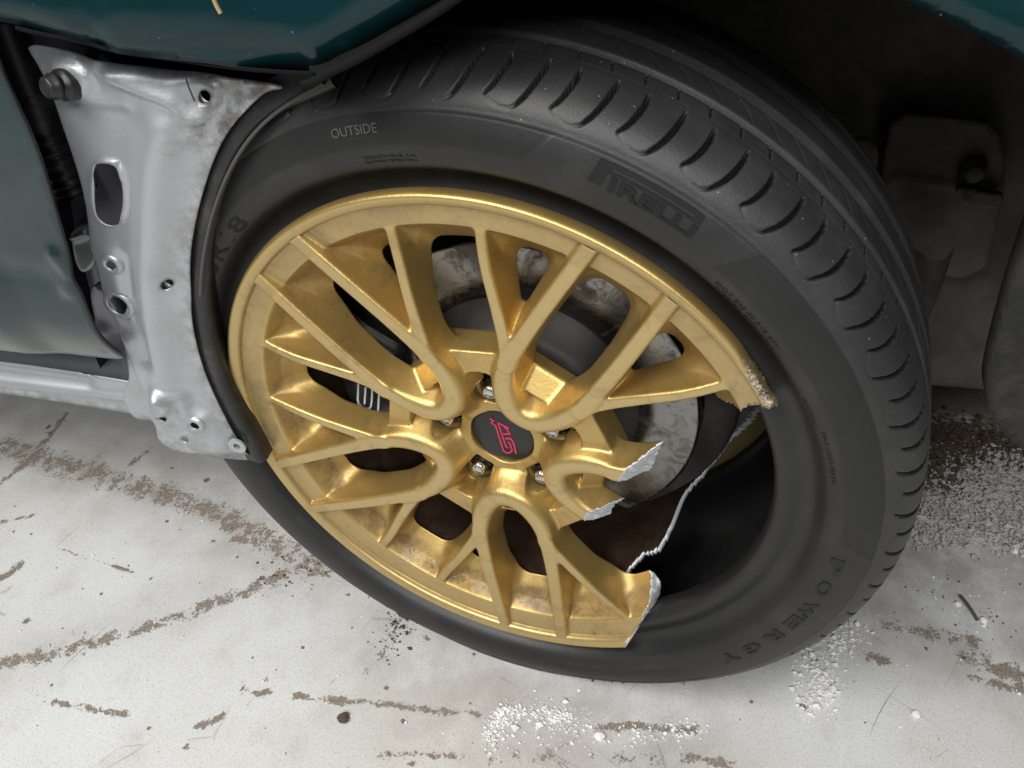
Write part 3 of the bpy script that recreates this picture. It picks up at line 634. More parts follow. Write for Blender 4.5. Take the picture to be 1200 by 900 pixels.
# which part a face belongs to
fr_ = vr[quads].mean(1); ft_ = vt[quads].mean(1); sec_ = np.round((ft_ - PH) / 72.).astype(int); rel = ft_ - PH - 72 * sec_
fx, fy = fr_ * np.sin(np.radians(np.abs(rel))), fr_ * np.cos(np.radians(np.abs(rel)))
QQ = np.stack([fx, fy], -1); dL, _ = seg_dist(QQ, np.array(LEG)[:, :2]); dB, _ = seg_dist(QQ, np.array(BRA)[1:, :2])
lab = np.where(dB < dL - .0005, 2, 1) * 1
lab = np.where((fr_ > .2055) & ~((np.minimum(dL, dB) < .009) & (vz[quads].mean(1) > -.0075) & (fr_ < .2165)), 0, lab)
lab = np.where((fr_ < .098) & ((dL > .0165) | (vz[quads].mean(1) < -.031)) | (fr_ < .045), 3, lab)
code = np.where(lab == 0, 0, np.where(lab == 3, 1, 10 + (sec_ % 5) * 4 + (rel > 0) * 2 + (lab - 1)))
def comps(q):
    us, inv = np.unique(q, return_inverse=True); inv = inv.reshape(q.shape); lab_ = np.arange(len(us))
    for _ in range(4000):
        mn = lab_[inv].min(1); new = lab_.copy()
        for k in range(4): np.minimum.at(new, inv[:, k], mn)
        new = new[new]
        if (new == lab_).all(): break
        lab_ = new
    return lab_[inv[:, 0]]
for c_ in sorted(set(code.tolist())):
    if c_ < 10: continue
    m_ = np.where(code == c_)[0]; L_ = comps(quads[m_]); u_, n_ = np.unique(L_, return_counts=True)
    if len(u_) > 1:
        for k_ in u_:
            if k_ != u_[np.argmax(n_)]: mm = m_[L_ == k_]; code[mm] = np.where(fr_[mm] > .15, 0, 1)
ringy = ss(.196, .204, vr) * ss(-.0115, -.016, vz)
low_ = .45 + .55 * ss(.10, -.10, vr * np.cos(np.radians(vt)))
dustv = np.clip(ringy * low_ * .85 + ss(-.032, -.042, vz) * ss(.10, .07, vr) * .35 + ss(-.010, -.03, vz) * ss(.15, .20, vr) * .22 + .07, 0, 1)
dustv = np.maximum(dustv, ss(.2165, .2175, vr) * ss(.2345, .2335, vr) * .42)
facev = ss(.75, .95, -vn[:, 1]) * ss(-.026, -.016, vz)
def sub(name, m, mats=(M_gold, M_raw), label=None):
    q = quads[m]
    if not len(q): return None
    us = np.unique(q); mp = np.full(len(VV), -1); mp[us] = np.arange(len(us))
    o = mesh(name, VV[us], mp[q], list(mats), wheel, fraw[m].astype(int), True, vn[us])
    a = o.data.attributes.new('dust', 'FLOAT', 'POINT'); a.data.foreach_set('value', dustv[us].astype(np.float32))
    a = o.data.attributes.new('face', 'FLOAT', 'POINT'); a.data.foreach_set('value', facev[us].astype(np.float32))
    if label: o['label'] = label
    return o
sub('rim_ring', code == 0); sub('hub', code == 1)
for c_ in sorted(set(code.tolist())):
    if c_ < 10: continue
    m = code == c_; s_ = (c_ - 10) // 4
    if m.sum() < 60: continue
    sub('spoke', m, label='snapped-off stub of a gold spoke with a bright broken end' if fraw[m].mean() > .02 and s_ == 1 else None)
# --- outer lip, turned, with broken ends
lp = [(.2262, -.0105), (.2334, -.0092), (.2338, -.0060), (.2343, -.0042), (.2352, -.0030), (.2366, -.0022), (.2384, -.0012), (.2402, -.0004), (.2416, -.0002), (.2428, -.0008), (.2437, -.0022), (.2443, -.0042), (.2446, -.0068), (.2443, -.0095), (.2434, -.0120),
      (.2395, -.0150), (.2320, -.0165), (.2292, -.0190), (.2286, -.0350), (.2230, -.0410), (.2200, -.0300), (.2215, -.0150)]
nl = len(lp); NS = 640; V = []
for k in range(NS + 1):
    for (r_, w_) in lp:
        lo_ = np.interp(r_, *HI) + min(w_ + .004, 0) * 110; hi_ = 360 + np.interp(r_, *LO)
        p0 = pol(r_, lo_, w_); p1 = pol(r_, hi_, w_)
        lo_ += 1.6 * math.degrees(jag(*p0[[0, 2, 1]]) / r_) ; hi_ += 1.6 * math.degrees(jag(*p1[[0, 2, 1]]) / r_)
        # shallow kerb dents near the upper break
        V.append(pol(r_, lo_ + (hi_ - lo_) * k / NS, w_))
V = np.array(V).reshape(-1, 3)
ang = (np.degrees(np.arctan2(V[:, 0], V[:, 2])) + 360) % 360; rr_ = np.hypot(V[:, 0], V[:, 2])
dent = ss(52, 57, ang) * ss(64.6, 62.5, ang) * ss(.236, .241, rr_)
jd = np.sin(ang * 9) * .5 + np.sin(ang * 23 + 1) * .4 + np.sin(ang * 51) * .3
V[:, 1] += dent * (.0016 + .0011 * jd); V[:, [0, 2]] *= (1 - dent * (.0022 + .0016 * jd) / .24)[:, None]
F = np.array([(k * nl + i, k * nl + (i + 1) % nl, (k + 1) * nl + (i + 1) % nl, (k + 1) * nl + i) for k in range(NS) for i in range(nl)])
fa = ang[F].mean(1); frr = rr_[F].mean(1)
scr = (fa > 55.5 + 1.5 * np.sin(frr * 4000)) & (fa < 64.2) & (frr > .2385) & (V[F][:, :, 1].mean(1) < .007)
F4 = [tuple(x) for x in F] + [tuple(range(nl - 1, -1, -1)), tuple(NS * nl + i for i in range(nl))]
mi = np.concatenate([np.where(scr, 2, 0), [1, 1]])
lipo = mesh('rim_lip', V, F4, [M_gold, M_raw, M_scr], wheel, mi)
a = lipo.data.attributes.new('face', 'FLOAT', 'POINT'); a.data.foreach_set('value', (((V[:, 1] < .0075) & (rr_ < .2420)) * .8).astype(np.float32))
a = lipo.data.attributes.new('dust', 'FLOAT', 'POINT'); a.data.foreach_set('value', (np.where(rr_ < .2340, .6, .10)).astype(np.float32))
# --- barrel with its torn front edge
WB = ([0, 58, 62, 66, 75, 100, 118, 123, 128, 133, 136.5, 137.6, 138.6, 139.6, 141, 143, 145, 147, 149, 150, 151.5, 153, 156, 360], [-.034, -.034, -.045, -.10, -.165, -.192, -.190, -.183, -.170, -.155, -.144, -.136, -.104, -.088, -.077, -.073, -.072, -.072, -.060, -.054, -.046, -.040, -.034, -.034])
NTb = 1440; NB = 26
tb_ = np.arange(NTb) * 360. / NTb
wb = np.interp(tb_, *WB); brk = ((tb_ > 62) & (tb_ < 155))
xb, yb = np.sin(np.radians(tb_)) * .2, np.cos(np.radians(tb_)) * .2
wb = wb + np.where(brk, np.where(tb_ < 122, .5, 1.5) * jag(xb, yb, wb * 3) + .0012 * np.sin(tb_ * 7.3) * np.sin(tb_ * 2.9), 0)
WE = -.2215
def r_out(w): return np.interp(w, [-.2220, -.215, -.2140, -.209, -.204, -.188, -.12, -.06, -.042, -.034], [.2430, .2430, .2290, .2285, .2265, .2030, .2030, .2030, .214, .218])
def r_in(w): return np.interp(w, [-.2220, -.206, -.190, -.12, -.06, -.040, -.034], [.2215, .2205, .1990, .1980, .1980, .1985, .2020])
rows = []
for j in range(NB + 1): w_ = wb + (WE - wb) * j / NB; rows.append(pol(r_in(w_), tb_, w_))
for j in range(NB, -1, -1): w_ = wb + (WE - wb) * j / NB; rows.append(pol(r_out(w_) + np.where(j == 0, -.0004, 0), tb_, w_))
nrw = len(rows); V = np.concatenate(rows); ii = np.arange(NTb); F = []; mi = []
for j in range(nrw):
    j2 = (j + 1) % nrw
    F.append(np.stack([j * NTb + ii, j * NTb + (ii + 1) % NTb, j2 * NTb + (ii + 1) % NTb, j2 * NTb + ii], -1)); mi.append(np.full(NTb, 0 if j < NB else (2 if j == nrw - 1 else 1)))
mesh('rim_barrel', V, np.concatenate(F), [M_bin, M_bout, M_raw], wheel, np.concatenate(mi))

# --- tyre: turned profile with pressed tread
tp_ = [(.2265, -.0420), (.2235, -.0300), (.2245, -.0200), (.2290, -.0150), (.2360, -.0160), (.2450, -.0190), (.2500, -.0175), (.2545, -.0140), (.2580, -.0085), (.2620, -.0024), (.2680, .0015), (.2770, .0030), (.2860, .0024), (.2930, .0006), (.2975, -.0010), (.2992, -.0012), (.3000, -.0022), (.3035, -.0036), (.3090, -.0072), (.3148, -.0128), (.3194, -.0200), (.3225, -.0290), (.3244, -.0400), (.3255, -.0530), (.3261, -.0680), (.3266, -.0850), (.3270, -.1100), (.3265, -.1400), (.3255, -.1600), (.3235, -.1800), (.3190, -.1980), (.3110, -.2120), (.2990, -.2210), (.2800, -.2250), (.2600, -.2200), (.2450, -.2080), (.2350, -.2010), (.2240, -.1990), (.2245, -.1850),
       (.2330, -.1900), (.2450, -.1990), (.2620, -.2110), (.2800, -.2150), (.2960, -.2100), (.3070, -.1980), (.3130, -.1800), (.3150, -.1500), (.3150, -.1000), (.3140, -.0600), (.3090, -.0350), (.3000, -.0180), (.2860, -.0090), (.2700, -.0090), (.2560, -.0140), (.2440, -.0230), (.2340, -.0280), (.2290, -.0380)]
tps = smooth_line(tp_, 3); arc = np.concatenate([[0], np.cumsum(np.hypot(*np.diff(tps, axis=0).T))])
i_r = np.argmin(np.hypot(tps[:, 0] - .2996, tps[:, 1] + .0018)); q0 = arc[i_r]
i_o = np.argmin(np.hypot(tps[:, 0] - .2835, tps[:, 1] + .2248)); i_b = np.argmin(np.hypot(tps[:, 0] - .224, tps[:, 1] + .199))
q_end = arc[i_o]
sam = np.concatenate([np.arange(0, q0 - .004, .0026), np.arange(q0 - .004, q0 + .055, .0011), np.arange(q0 + .055, q0 + .12, .0017), np.arange(q0 + .12, q0 + .215, .0030), np.arange(q0 + .215, arc[-1], .009), [arc[-1]]])
pr_ = np.interp(sam, arc, tps[:, 0]); pw_ = np.interp(sam, arc, tps[:, 1]); ns = len(sam); qq = sam - q0
tgp = np.stack([np.gradient(pr_), np.gradient(pw_)], -1); tgp /= np.linalg.norm(tgp, axis=1)[:, None] + 1e-12
nrm = np.stack([-tgp[:, 1], tgp[:, 0]], -1)      # points outwards for this direction of travel
if nrm[np.argmax(pr_), 0] < 0: nrm = -nrm
NTT = 2880; PER = 60; tm = (np.arange(PER) + .5) / PER * 41.9       # mm along one pitch
Tm, Qm = np.meshgrid(tm, qq * 1000, indexing='ij')
dep = np.zeros_like(Tm)
def groove(pts, wid, depth, soft=.30):
    global dep
    pts = np.array(pts, float)
    for sh in (-41.9, 0, 41.9):
        fine = smooth_line(pts, 2); d, par = seg_dist(np.stack([Tm, Qm], -1), fine + [sh, 0]); fr = par / (len(fine) - 1)
        hw = np.interp(fr, np.linspace(0, 1, len(wid)), wid); dd = np.interp(fr, np.linspace(0, 1, len(depth)), depth)
        dep = np.maximum(dep, dd * ss(hw + soft, hw - .35, d))
X0 = 11
groove([(X0, 45), (X0 + .6, 36), (X0 - .3, 27), (X0 - 2.6, 18), (X0 - 7, 12)], [.6, 1.5, 1.7, 1.2, .4], [6, 7, 7, 5, 2])
groove([(X0 + 23, 46), (X0 + 22.8, 36), (X0 + 21.5, 25), (X0 + 18.5, 15.5), (X0 + 14, 8.5)], [.6, 1.5, 1.7, 1.3, .8], [6, 7, 7, 5, 2.5])
groove([(X0 + 14, 8.5), (X0 + 9, 5.5), (X0 + 3, 6), (X0 - 3, 9), (X0 - 7, 12)], [.7, .4, .3, .3, .3], [2.2, .7, .4, .4, .7], .7)
for k in (0, 1):
    groove([(3 + 20.95 * k, 66), (5 + 20.95 * k, 60), (6 + 20.95 * k, 53)], [.5, .6, .4], [3, 3, 2])
    groove([(15 + 20.95 * k, 96), (24 + 20.95 * k, 86), (30 + 20.95 * k, 76)], [.3, .4, .3], [2, 2, 1.5])
def circ_g(q, hw, d_): 
    global dep
    dep = np.maximum(dep, d_ * ss(hw + 1.0, hw - .6, np.abs(Qm - q)))
circ_g(69.5, 3.6, 5.0); circ_g(105, 5.2, 5.5); circ_g(143, 5.2, 5.5); circ_g(176, 4.0, 5.0); circ_g(-1.5, .5, .6); circ_g(50.5, .5, .5)
dep *= ((Qm > -4) & (Qm < 205))
depf = np.tile(dep, (NTT // PER, 1)) / 1000
tt = np.arange(NTT) * 360. / NTT - .5
# fine moulding bands on the side
band = np.zeros((NTT, ns)); sid = (sam < q0 + .004)
rS = pr_[None, :]; tS = ((tt + 180) % 360 - 180)[:, None]
def arcband(a0, a1, r0, r1, sl=0.):
    lo_ = a0 + sl * (rS - r0) / (r1 - r0); hi_ = a1 + sl * (rS - r0) / (r1 - r0)
    return ((tS > lo_) & (tS < hi_) & (rS > r0) & (rS < r1) & sid[None, :])
inb = arcband(-48, 13.3, .2785, .2988, 3.2) | arcband(39.6, 91.5, .2725, .2988, 3.5) | arcband(143, 172, .2725, .2988, -2.)
band[inb] = 1.
depf = depf + .00035 * band
circular = .0005 * np.exp(-((pr_ - .2530) / .0008) ** 2) * sid - .0007 * np.exp(-((pr_ - .2705) / .0006) ** 2) * sid * .5 - .0004 * np.exp(-((pr_ - .2475) / .0007) ** 2) * sid
rT = pr_[None, :] - depf * nrm[None, :, 0] - (circular * nrm[:, 0])[None, :]; wT = pw_[None, :] - depf * nrm[None, :, 1] - (circular * nrm[:, 1])[None, :]
def sag(x, y, w):                                # rest the casing on the floor
    zz = x * sa + y * ca + ZC; lowm = np.clip((.012 - zz) / .03, 0, 1)
    dz = np.where(zz < .0015, .0015 - zz, 0)
    return x + dz * sa, y + dz * ca, w + .006 * lowm * np.sign(w + .11)
ar = np.radians(tt)[:, None]
x_, y_, w_ = sag(rT * np.sin(ar), rT * np.cos(ar), wT)
V = wl(x_, y_, w_).reshape(-1, 3)
i0 = np.arange(NTT)[:, None] * ns; j0 = np.arange(ns)[None, :]; i1 = ((np.arange(NTT) + 1) % NTT)[:, None] * ns; j1 = (np.arange(ns)[None, :] + 1) % ns
F = np.stack([i0 + j0, i0 + j1, i1 + j1, i1 + j0], -1).reshape(-1, 4)
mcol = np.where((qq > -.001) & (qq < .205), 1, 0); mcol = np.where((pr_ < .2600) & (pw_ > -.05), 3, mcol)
mi = np.where((depf > .0026) & (qq > .002)[None, :] & (qq < .0665)[None, :], 2, mcol[None, :]).ravel()  # deep groove faces coloured darker in place of their shade
tyre = mesh('tyre', V, F, [M_rub, M_tread, M_let_groove, M_bead], wheel, mi)
a = tyre.data.attributes.new('band', 'FLOAT', 'POINT'); a.data.foreach_set('value', band.astype(np.float32).ravel())
def side_w(r): 
    m = sam < q0 + .002; k = np.argmax(pw_[m] > -.0149); rs, ws = pr_[m], pw_[m]; k = np.argmin(np.abs(rs - .246)); return np.interp(r, rs[k:], ws[k:])
# --- moulded lettering
def glyphs(txt, bold=0., shear=0.):
    cu = bpy.data.curves.new('lettering', 'FONT'); cu.body = txt; cu.size = 1; cu.extrude = .1; cu.offset = bold; cu.shear = shear; cu.resolution_u = 3
    ob = bpy.data.objects.new('lettering', cu); COL.objects.link(ob); bpy.context.view_layer.update()
    me = bpy.data.meshes.new_from_object(ob); V = np.array([v.co[:] for v in me.vertices]); F = [tuple(p.vertices) for p in me.polygons]
    bpy.data.objects.remove(ob); bpy.data.meshes.remove(me); V[:, 0] -= V[:, 0].min(); V[:, 1] -= V[:, 1].min()
    return V, F, V[:, 0].max(), V[:, 1].max()
def arc_text(name, txt, a0, a1, r0, r1, mt, raise_=.0006, bold=0., shear=0.):
    V, F, wx, hy = glyphs(txt, bold, shear); zt = V[:, 2] > 0
    r = r0 + (r1 - r0) * V[:, 1] / hy; a = a0 + (a1 - a0) * V[:, 0] / wx
    P = pol(r, a, 0 * r); w = side_w(r) + np.where(zt, raise_, -.001)
    x_, y_, w2 = sag(P[:, 0], P[:, 2], w)
    return mesh(name, wl(x_, y_, w2), F, mt, wheel, smooth=False)
def arc_bar(a0, a1, r0, r1, n=40, raise_=.0006, s=0.):
    V = []; F = []
    for k in range(n + 1):
        for rr, dz in ((r0, -.001), (r0, raise_), (r1, raise_), (r1, -.001)):
            aa = a0 + (a1 - a0) * k / n + s * (rr - r0) / .015; V.append(pol(rr, aa, side_w(rr) + dz))
    for k in range(n):
        for j in range(3): F.append((4 * k + j, 4 * k + j + 1, 4 * k + 5 + j, 4 * k + 4 + j))
    F += [(0, 1, 2, 3), (4 * n + 3, 4 * n + 2, 4 * n + 1, 4 * n)]
    return V, F
arc_text('tyre_lettering', 'OUTSIDE', -12.6, -5.8, .2868, .2925, M_let2, .0005)
P1 = arc_bar(21.6, 23.3, .2815, .2955, 8, .0007, .6)                       # the long-bowled first letter
P2_ = arc_bar(23.2, 34.7, .2932, .2957, 40, .0007); P3 = arc_bar(23.6, 34.4, .2898, .2911, 40, .0007); P4 = arc_bar(34.4, 35.4, .2900, .2955, 8, .0007)
V, F = join([P1, P2_, P3, P4]); mesh('tyre_lettering', V, F, M_let_groove, wheel, smooth=False)
arc_text('tyre_lettering', 'IRELLI', 24.2, 35.5, .2805, .2885, M_let_groove, .0010, .03)
for k, ch in enumerate('POWERGY'):
    a0 = 95.8 + 5.9 * k - (.9 if k > 2 else 0); wd_ = 4.9 if ch == 'W' else 3.7
    arc_text('tyre_lettering', ch, a0, a0 + wd_, .2715, .2815, M_let3, .0010, .025)
arc_text('tyre_lettering', '245/40R18', -71, -36.5, .2625, .2735, M_let_groove, .0005, .01)
arc_text('tyre_lettering', 'TREADWEAR 240', -9.5, -1.2, .2700, .2722, M_let_groove, .0003); arc_text('tyre_lettering', 'TRACTION A  TEMPERATURE A', -9.5, -1.2, .2668, .2688, M_let_groove, .0003)
arc_text('tyre_lettering', 'DOT 245 40 R18 97Y', 42, 54.5, .2655, .2685, M_let_groove, .0003); arc_text('tyre_lettering', 'TUBELESS  EXTRA LOAD', 42.5, 55, .2617, .2640, M_let_groove, .0003)
arc_text('tyre_lettering', 'MAX LOAD 730 KG', 70, 80, .2655, .2685, M_let_groove, .0003); arc_text('tyre_lettering', 'RADIAL', 64, 69, .2620, .2645, M_let_groove, .0003)

# --- lug nuts, centre cap with its emblem
AXW = np.array([0, -1., 0]); UX = np.array([1., 0, 0]); UZ = np.array([0, 0, 1.])
for k in range(5):
    c0 = pol(.051, PH - 36 + 72 * k, -.050)
    hx = lathe([(.0088, 0), (.0098, .0015), (.0098, .0085), (.0092, .0100), (.0066, .0108)], c0, AXW, UX, UZ, 6)
    nut = mesh('lug_nut', *hx, M_nutd, wheel, smooth=False)
    ball = lathe([(.0066, .0100), (.0072, .0125), (.0070, .0150), (.0060, .0172), (.0048, .0184), (.0046, .0176), (.0022, .0174), (.0010, .0170)], c0, AXW, UX, UZ, 20)
    mesh('lug_bolt_head', *ball, M_chr, wheel)
cp = lathe([(.0284, -.012), (.0284, -.0012), (.0278, -.0002), (.0268, 0), (.020, .0006), (.010, .0010), (.002, .0011)], pol(0., 0., -.0372), AXW, UX, UZ, 64)
mesh('centre_cap', *cp, M_cap, wheel)
def ribbon(pts, wd_, h0, h1, place):               # flat stroke with square ends and mitred bends
    pts = np.array(pts, float); n = len(pts); L = []; R_ = []
    for i in range(n):
        d1 = pts[i] - pts[i - 1] if i else pts[1] - pts[0]; d2 = pts[i + 1] - pts[i] if i < n - 1 else d1
        d1 = d1 / np.linalg.norm(d1); d2 = d2 / np.linalg.norm(d2); n1 = np.array([-d1[1], d1[0]]); n2 = np.array([-d2[1], d2[0]])
        m = n1 + n2; m = m / max(m @ m, 1.2); L.append(pts[i] + m * wd_); R_.append(pts[i] - m * wd_)
    V = [place(*q, h) for h in (h0, h1) for q in L + R_]; F = []
    for i in range(n - 1):
        a_, b_, c_, d_ = i, i + 1, n + i + 1, n + i; T = 2 * n
        F += [(T + a_, T + b_, T + c_, T + d_), (a_, d_, c_, b_), (a_, b_, T + b_, T + a_), (d_, T + d_, T + c_, c_)]
    T = 2 * n; F += [(0, T, T + n, n), (n - 1, 2 * n - 1, T + 2 * n - 1, T + n - 1)]
    return V, F
# emblem: slanted block strokes, reading up the cap
def px_cap(px):                                    # pixel -> cap plane (wheel x, y)
    d = RC.T @ np.array([(px[0] - 600) / FPX, -(px[1] - 450) / FPX, -1.0]); s_ = (-.0360 - CW[2]) / d[2]; return (CW + s_ * d)[:2]
zc = lambda q: (480 + q[0] / 5, 400 + q[1] / 5)
def cap_place(x, y, h): return pol(math.hypot(x, y), math.degrees(math.atan2(x, y)), -.0362 + h)
zc = lambda q: (545 + q[0] / 13.23, 475 + q[1] / 13.23)
STR = [([(405, 265), (475, 312), (535, 500), (597, 695), (642, 735), (700, 728), (732, 690), (700, 595), (672, 560)], .00085), ([(515, 275), (570, 440), (640, 640), (668, 650)], .0008),
       ([(625, 512), (712, 515), (752, 575), (795, 745)], .0010), ([(515, 268), (600, 315), (685, 352)], .0009), ([(568, 442), (695, 440), (660, 375), (612, 335)], .0008), ([(388, 198), (440, 238), (402, 262)], .0009)]
vs = []
for pts, wd_ in STR: vs.append(ribbon([px_cap(zc(q)) for q in pts], wd_ * 1.5, 0., .0006, cap_place))
V, F = join(vs); mesh('cap_emblem', V, F, M_red, wheel, smooth=False)

# --- brake: disc, hat, caliper (parts of the car, they stay when the wheel comes off)
brake = empty('brake', car, (0, 0, ZC)); brake.rotation_euler = (0, -TILT, 0)
def ringlathe(name, prof, mt, seg=128, parent=brake):
    V = []; n = len(prof)
    for k in range(seg):
        for r, w in prof: V.append(pol(r, 360. * k / seg, w))
    F = np.array([(k * n + i, k * n + (i + 1) % n, ((k + 1) % seg) * n + (i + 1) % n, ((k + 1) % seg) * n + i) for k in range(seg) for i in range(n)])
    return mesh(name, np.array(V).reshape(-1, 3), F, mt, parent)
ringlathe('brake_disc', [(.082, -.097), (.1075, -.0930), (.1085, -.0922), (.120, -.0920), (.1535, -.0920), (.1560, -.0925), (.1568, -.0938), (.1568, -.1010), (.1545, -.1015), (.1545, -.1085), (.1568, -.1090), (.1568, -.1170), (.155, -.118), (.082, -.118)], M_disc)
ringlathe('disc_hat', [(.0005, -.060), (.060, -.060), (.086, -.061), (.094, -.066), (.0975, -.090), (.104, -.0912), (.104, -.118), (.0005, -.118)], M_hat, 64)
ringlathe('dust_shield', [(.02, -.125), (.182, -.128), (.186, -.135), (.186, -.139), (.02, -.131)], M_dark, 96)  # shield widened to block the lit floor behind the disc
# caliper body: curved block with ribs, over the disc at the rear
V = []; F = []; n = 0; parts = []
def block(a0, a1, prof, k=18):
    V = []; m = len(prof)
    for i in range(k + 1):
        e = min(i, k - i); sh = 1 - .06 * math.exp(-e)
        for r, w in prof: V.append(pol(.14 + (r - .14) * sh, a0 + (a1 - a0) * i / k, -.09 + (w + .09) * (1 - .25 * math.exp(-e * .8))))
    F = [(i * m + j, i * m + (j + 1) % m, (i + 1) * m + (j + 1) % m, (i + 1) * m + j) for i in range(k) for j in range(m)] + [tuple(range(m)), tuple(k * m + j for j in reversed(range(m)))]
    return V, F
CP = [(.112, -.092), (.110, -.066), (.118, -.0575), (.150, -.0565), (.168, -.062), (.180, -.074), (.181, -.118), (.172, -.124), (.160, -.118), (.160, -.092)]
V, F = join([block(248, 302, CP)]); mesh('brake_caliper', V, F, M_cal, brake)
# caliper lettering as seen through the gap
PLc = -.0560
def px_cal(px):
    d = RC.T @ np.array([(px[0] - 600) / FPX, -(px[1] - 450) / FPX, -1.0]); s_ = (PLc - CW[2]) / d[2]; return (CW + s_ * d)[:2]
zq = lambda q: (260 + q[0] / 5, 380 + q[1] / 5)
def cal_place(x, y, h): return pol(math.hypot(x, y), math.degrees(math.atan2(x, y)), PLc + h)
zq = lambda q: (390 + q[0] / 13.23, 440 + q[1] / 13.23)
CS = [([(398, 130), (395, 230), (388, 370), (402, 440), (440, 490), (520, 525), (570, 515), (592, 480), (604, 400), (610, 300), (612, 180)], .0016), ([(510, 190), (494, 440)], .0017), ([(722, 240), (700, 615)], .0017)]
V, F = join([ribbon([px_cal(zq(q)) for q in p_], wd_, -.001, .0006, cal_place) for p_, wd_ in CS]); mesh('caliper_lettering', V, F, M_calt, brake, smooth=False)
# axle stub and arm behind, closing the view through the spokes
V, F = tube([wl(0., 0., -.13), wl(0., 0., -.34)], .045, 24); mesh('hub_carrier', V, F, M_lin, brake)
V, F = join([tube([wl(.02, -.07, -.15), wl(-.02, -.09, -.40)], .022, 14), tube([wl(-.06, .03, -.15), wl(-.05, .30, -.22)], .025, 14)]); mesh('suspension_arm', V, F, M_lin, brake)

# ------------------------------------------------------------------ loose bits
def grain(c, r, g_):
    o = np.array([[1, 0, 0], [-1, 0, 0], [0, 1, 0], [0, -1, 0], [0, 0, 1], [0, 0, -1]]) * (r * (.6 + .8 * g_.random((6, 1)))) + g_.normal(0, r * .22, (6, 3))
    return o + c
OF = np.array([(0, 2, 4), (2, 1, 4), (1, 3, 4), (3, 0, 4), (2, 0, 5), (1, 2, 5), (3, 1, 5), (0, 3, 5)])
def grains(name, pts, rmin, rmax, mt, label, cat):
    Vs = []; Fs = []
    for k, q in enumerate(pts):
        r = rmin + (rmax - rmin) * (rng.random() ** 2.6) * (2.2 if rng.random() < .06 else 1.); c_ = np.array([q[0], q[1], r * .55 + (q[2] if len(q) > 2 else 0)])
        Vs.append(grain(c_, r, rng)); Fs.append(OF + 6 * k)
    o = mesh(name, np.concatenate(Vs), np.concatenate(Fs), mt, smooth=False); tag(o, label, cat, kind='stuff'); return o
def spray(line, sd, n):
    L = np.array([on_floor(q)[:2] for q in line]); out = []
    for _ in range(n):
        k = rng.random() * (len(L) - 1); i = int(k); out.append(L[i] + (L[i + 1] - L[i]) * (k - i) + rng.normal(0, sd, 2))
    return out
p_ = spray([(575, 868), (582, 845), (600, 832), (640, 836), (672, 842)], .0050, 620) + spray([(640, 838), (650, 855), (690, 850)], .010, 170) + spray([(690, 870), (760, 862), (820, 855)], .007, 170) + spray([(560, 880), (600, 850)], .012, 120)
grains('white_crumbs', p_, .0005, .0022, M_white, 'curl of fine white crumbs on the floor in front of the tyre', 'crumbs')
p_ = spray([(955, 770), (958, 800), (962, 825)], .010, 400) + spray([(975, 760), (1005, 735)], .012, 180) + spray([(940, 820), (950, 840)], .006, 40)
grains('white_crumbs', p_, .0006, .0026, M_white, 'patch of white crumbs on the floor right of the tyre foot', 'crumbs')
p_ = spray([(1065, 628), (1110, 628), (1160, 634), (1230, 645)], .009, 1500) + spray([(1105, 590), (1160, 575), (1230, 600)], .032, 3600) + spray([(1130, 545), (1240, 560)], .022, 1600) + spray([(1070, 600), (1100, 620)], .010, 350)
grains('grey_grit', [(x, y, abs(rng.normal(0, .002))) for x, y in p_], .0009, .0030, mat('pale_grit', (.42, .40, .39), .9), 'bank of pale grey grit on the floor behind the tyre at right', 'grit')
p_ = spray([(1080, 525), (1110, 515), (1150, 520), (1220, 535)], .022, 2300) + spray([(1085, 560), (1120, 545)], .015, 700)
grains('dark_dirt', [(x, y, abs(rng.normal(0, .002))) for x, y in p_], .0009, .0034, M_brown, 'strip of dark brown dirt on the floor behind the grey grit', 'dirt')
p_ = [on_floor((rng.uniform(-20, 1220), rng.uniform(560, 910)))[:2] for _ in range(260)] + spray([(980, 660), (1180, 690)], .07, 60) + spray([(1100, 700), (1180, 740)], .03, 30)
grains('loose_crumbs', p_, .0004, .0016, M_white, 'fine pale crumbs scattered over the whole painted floor', 'crumbs')
p_ = spray([(470, 712), (465, 735), (452, 765)], .012, 150) + spray([(560, 752), (640, 780), (720, 795)], .004, 260) + spray([(1075, 715), (1190, 735)], .03, 60) + spray([(300, 690), (380, 650)], .012, 120)
grains('dark_specks', p_, .0004, .0018, M_brown, 'dark rubber and dirt specks on the floor along the tyre foot', 'dirt specks')
def chunk(name, px, r, mt, label, cat, group=None, flat=.6, seed=1):
    g_ = np.random.default_rng(seed); c_ = on_floor(px); bm = bmesh.new(); bmesh.ops.create_icosphere(bm, subdivisions=2, radius=r)
    for v in bm.verts: v.co *= 1 + g_.normal(0, .10); v.co.z *= flat
    me = bpy.data.meshes.new(name); bm.to_mesh(me); bm.free(); me.materials.append(mt)
    o = bpy.data.objects.new(name, me); COL.objects.link(o); o.location = (c_[0], c_[1], r * flat * .8); tag(o, label, cat, group); return o
chunk('pebble', (1073, 838), .0042, M_white, 'largest white pebble lying alone on the floor at lower right', 'pebble', seed=2)
chunk('pebble', (403, 843), .0060, M_brown, 'dark brown lump on the floor left of the white crumb curl', 'pebble', seed=3)
chunk('pebble', (1122, 709), .0036, M_white, 'white pebble beside the dark splinter on the floor right of the tyre', 'pebble', seed=4)
chunk('pebble', (1152, 728), .0040, M_white, 'white pebble between the dark splinter and the right picture edge', 'pebble', seed=5)
chunk('pebble', (1188, 647), .0042, M_white, 'white pebble just in front of the grey grit bank', 'pebble', seed=6)
chunk('pebble', (703, 864), .0055, M_white, 'white crumb lump on the floor below the broken rim end', 'pebble', seed=7)
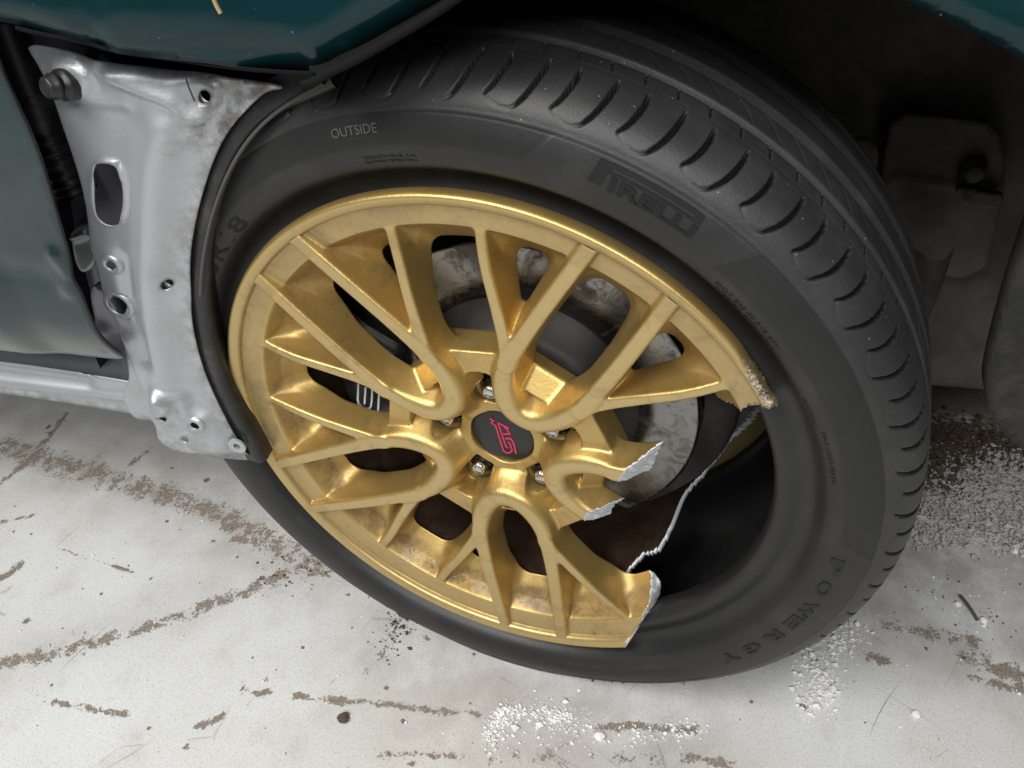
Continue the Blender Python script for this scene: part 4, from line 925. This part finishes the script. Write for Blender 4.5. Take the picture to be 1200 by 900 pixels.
def stick(name, pts, r, mt, label, cat):
    V, F = tube(smooth_line(pts, 2), r, 7); o = mesh(name, V, F, mt); tag(o, label, cat); return o
f0 = [FEN.pt(*FEN.uv(q), .004) for q in ((254, -6), (258, 4), (263, 13))]
stick('straw', f0, .0013, M_straw, 'short tan straw stuck to the teal fender at the top edge', 'straw')
a_, b_ = on_floor((1124, 700)), on_floor((1145, 728)); a_[2] = .004; b_[2] = .002
stick('splinter', [a_, (a_ + b_) / 2 + [0, 0, .002], b_], .0018, M_brown, 'dark splinter among white pebbles on the floor right of the tyre', 'splinter')
h0 = [PIL.pt(*PIL.uv(q), .012) for q in ((229, 84), (233, 96), (239, 110))]
stick('dry_stem', h0, .0006, M_brown, 'thin dry stem hanging into the round hole of the silver pillar', 'stem')

Vs = []; Fs = []
for k in range(28):
    px = (rng.uniform(-20, 1210), rng.uniform(470, 905)); c0 = on_floor(px)[:2]; L_ = rng.uniform(.012, .09) ** 1.0; an = rng.choice([rad(-22), rad(65), rng.uniform(0, 6.28)]) + rng.normal(0, .25); cv_ = rng.normal(0, 2.2)
    hw = rng.uniform(.00012, .00032); n_ = 7; b0 = sum(len(v) for v in Vs); row = []
    for i in range(n_):
        t_ = (i / (n_ - 1) - .5) * L_; a_ = an + cv_ * t_; p0 = c0 + t_ * np.array([math.cos(a_), math.sin(a_)]); w_ = hw * (1 - abs(i / (n_ - 1) - .5) * 1.7)
        nn = np.array([-math.sin(a_), math.cos(a_)]); row += [[*(p0 + nn * w_), .0004], [*(p0 - nn * w_), .0004]]
    Vs.append(row); Fs += [(b0 + 2 * i, b0 + 2 * i + 1, b0 + 2 * i + 3, b0 + 2 * i + 2) for i in range(n_ - 1)]
so = mesh('scratch_marks', np.concatenate(Vs), Fs, mat('scratch_grey', (.20, .175, .145), .9), smooth=False); tag(so, 'thin dark hairline scratches scattered over the painted floor', 'scratches', kind='stuff')

c0 = on_floor((466, 718)); pt = [c0 + np.array(q) for q in ((-.018, .004, .002), (-.006, .001, .007), (.006, -.004, .006), (.016, -.006, .002))]
stick('rubber_shred', pt, [.0012 + .0012 * math.sin(i * .5) ** 2 for i in range(len(smooth_line(pt, 2)))], M_blk, 'torn black rubber shred lying at the lower left foot of the tyre', 'rubber scrap')
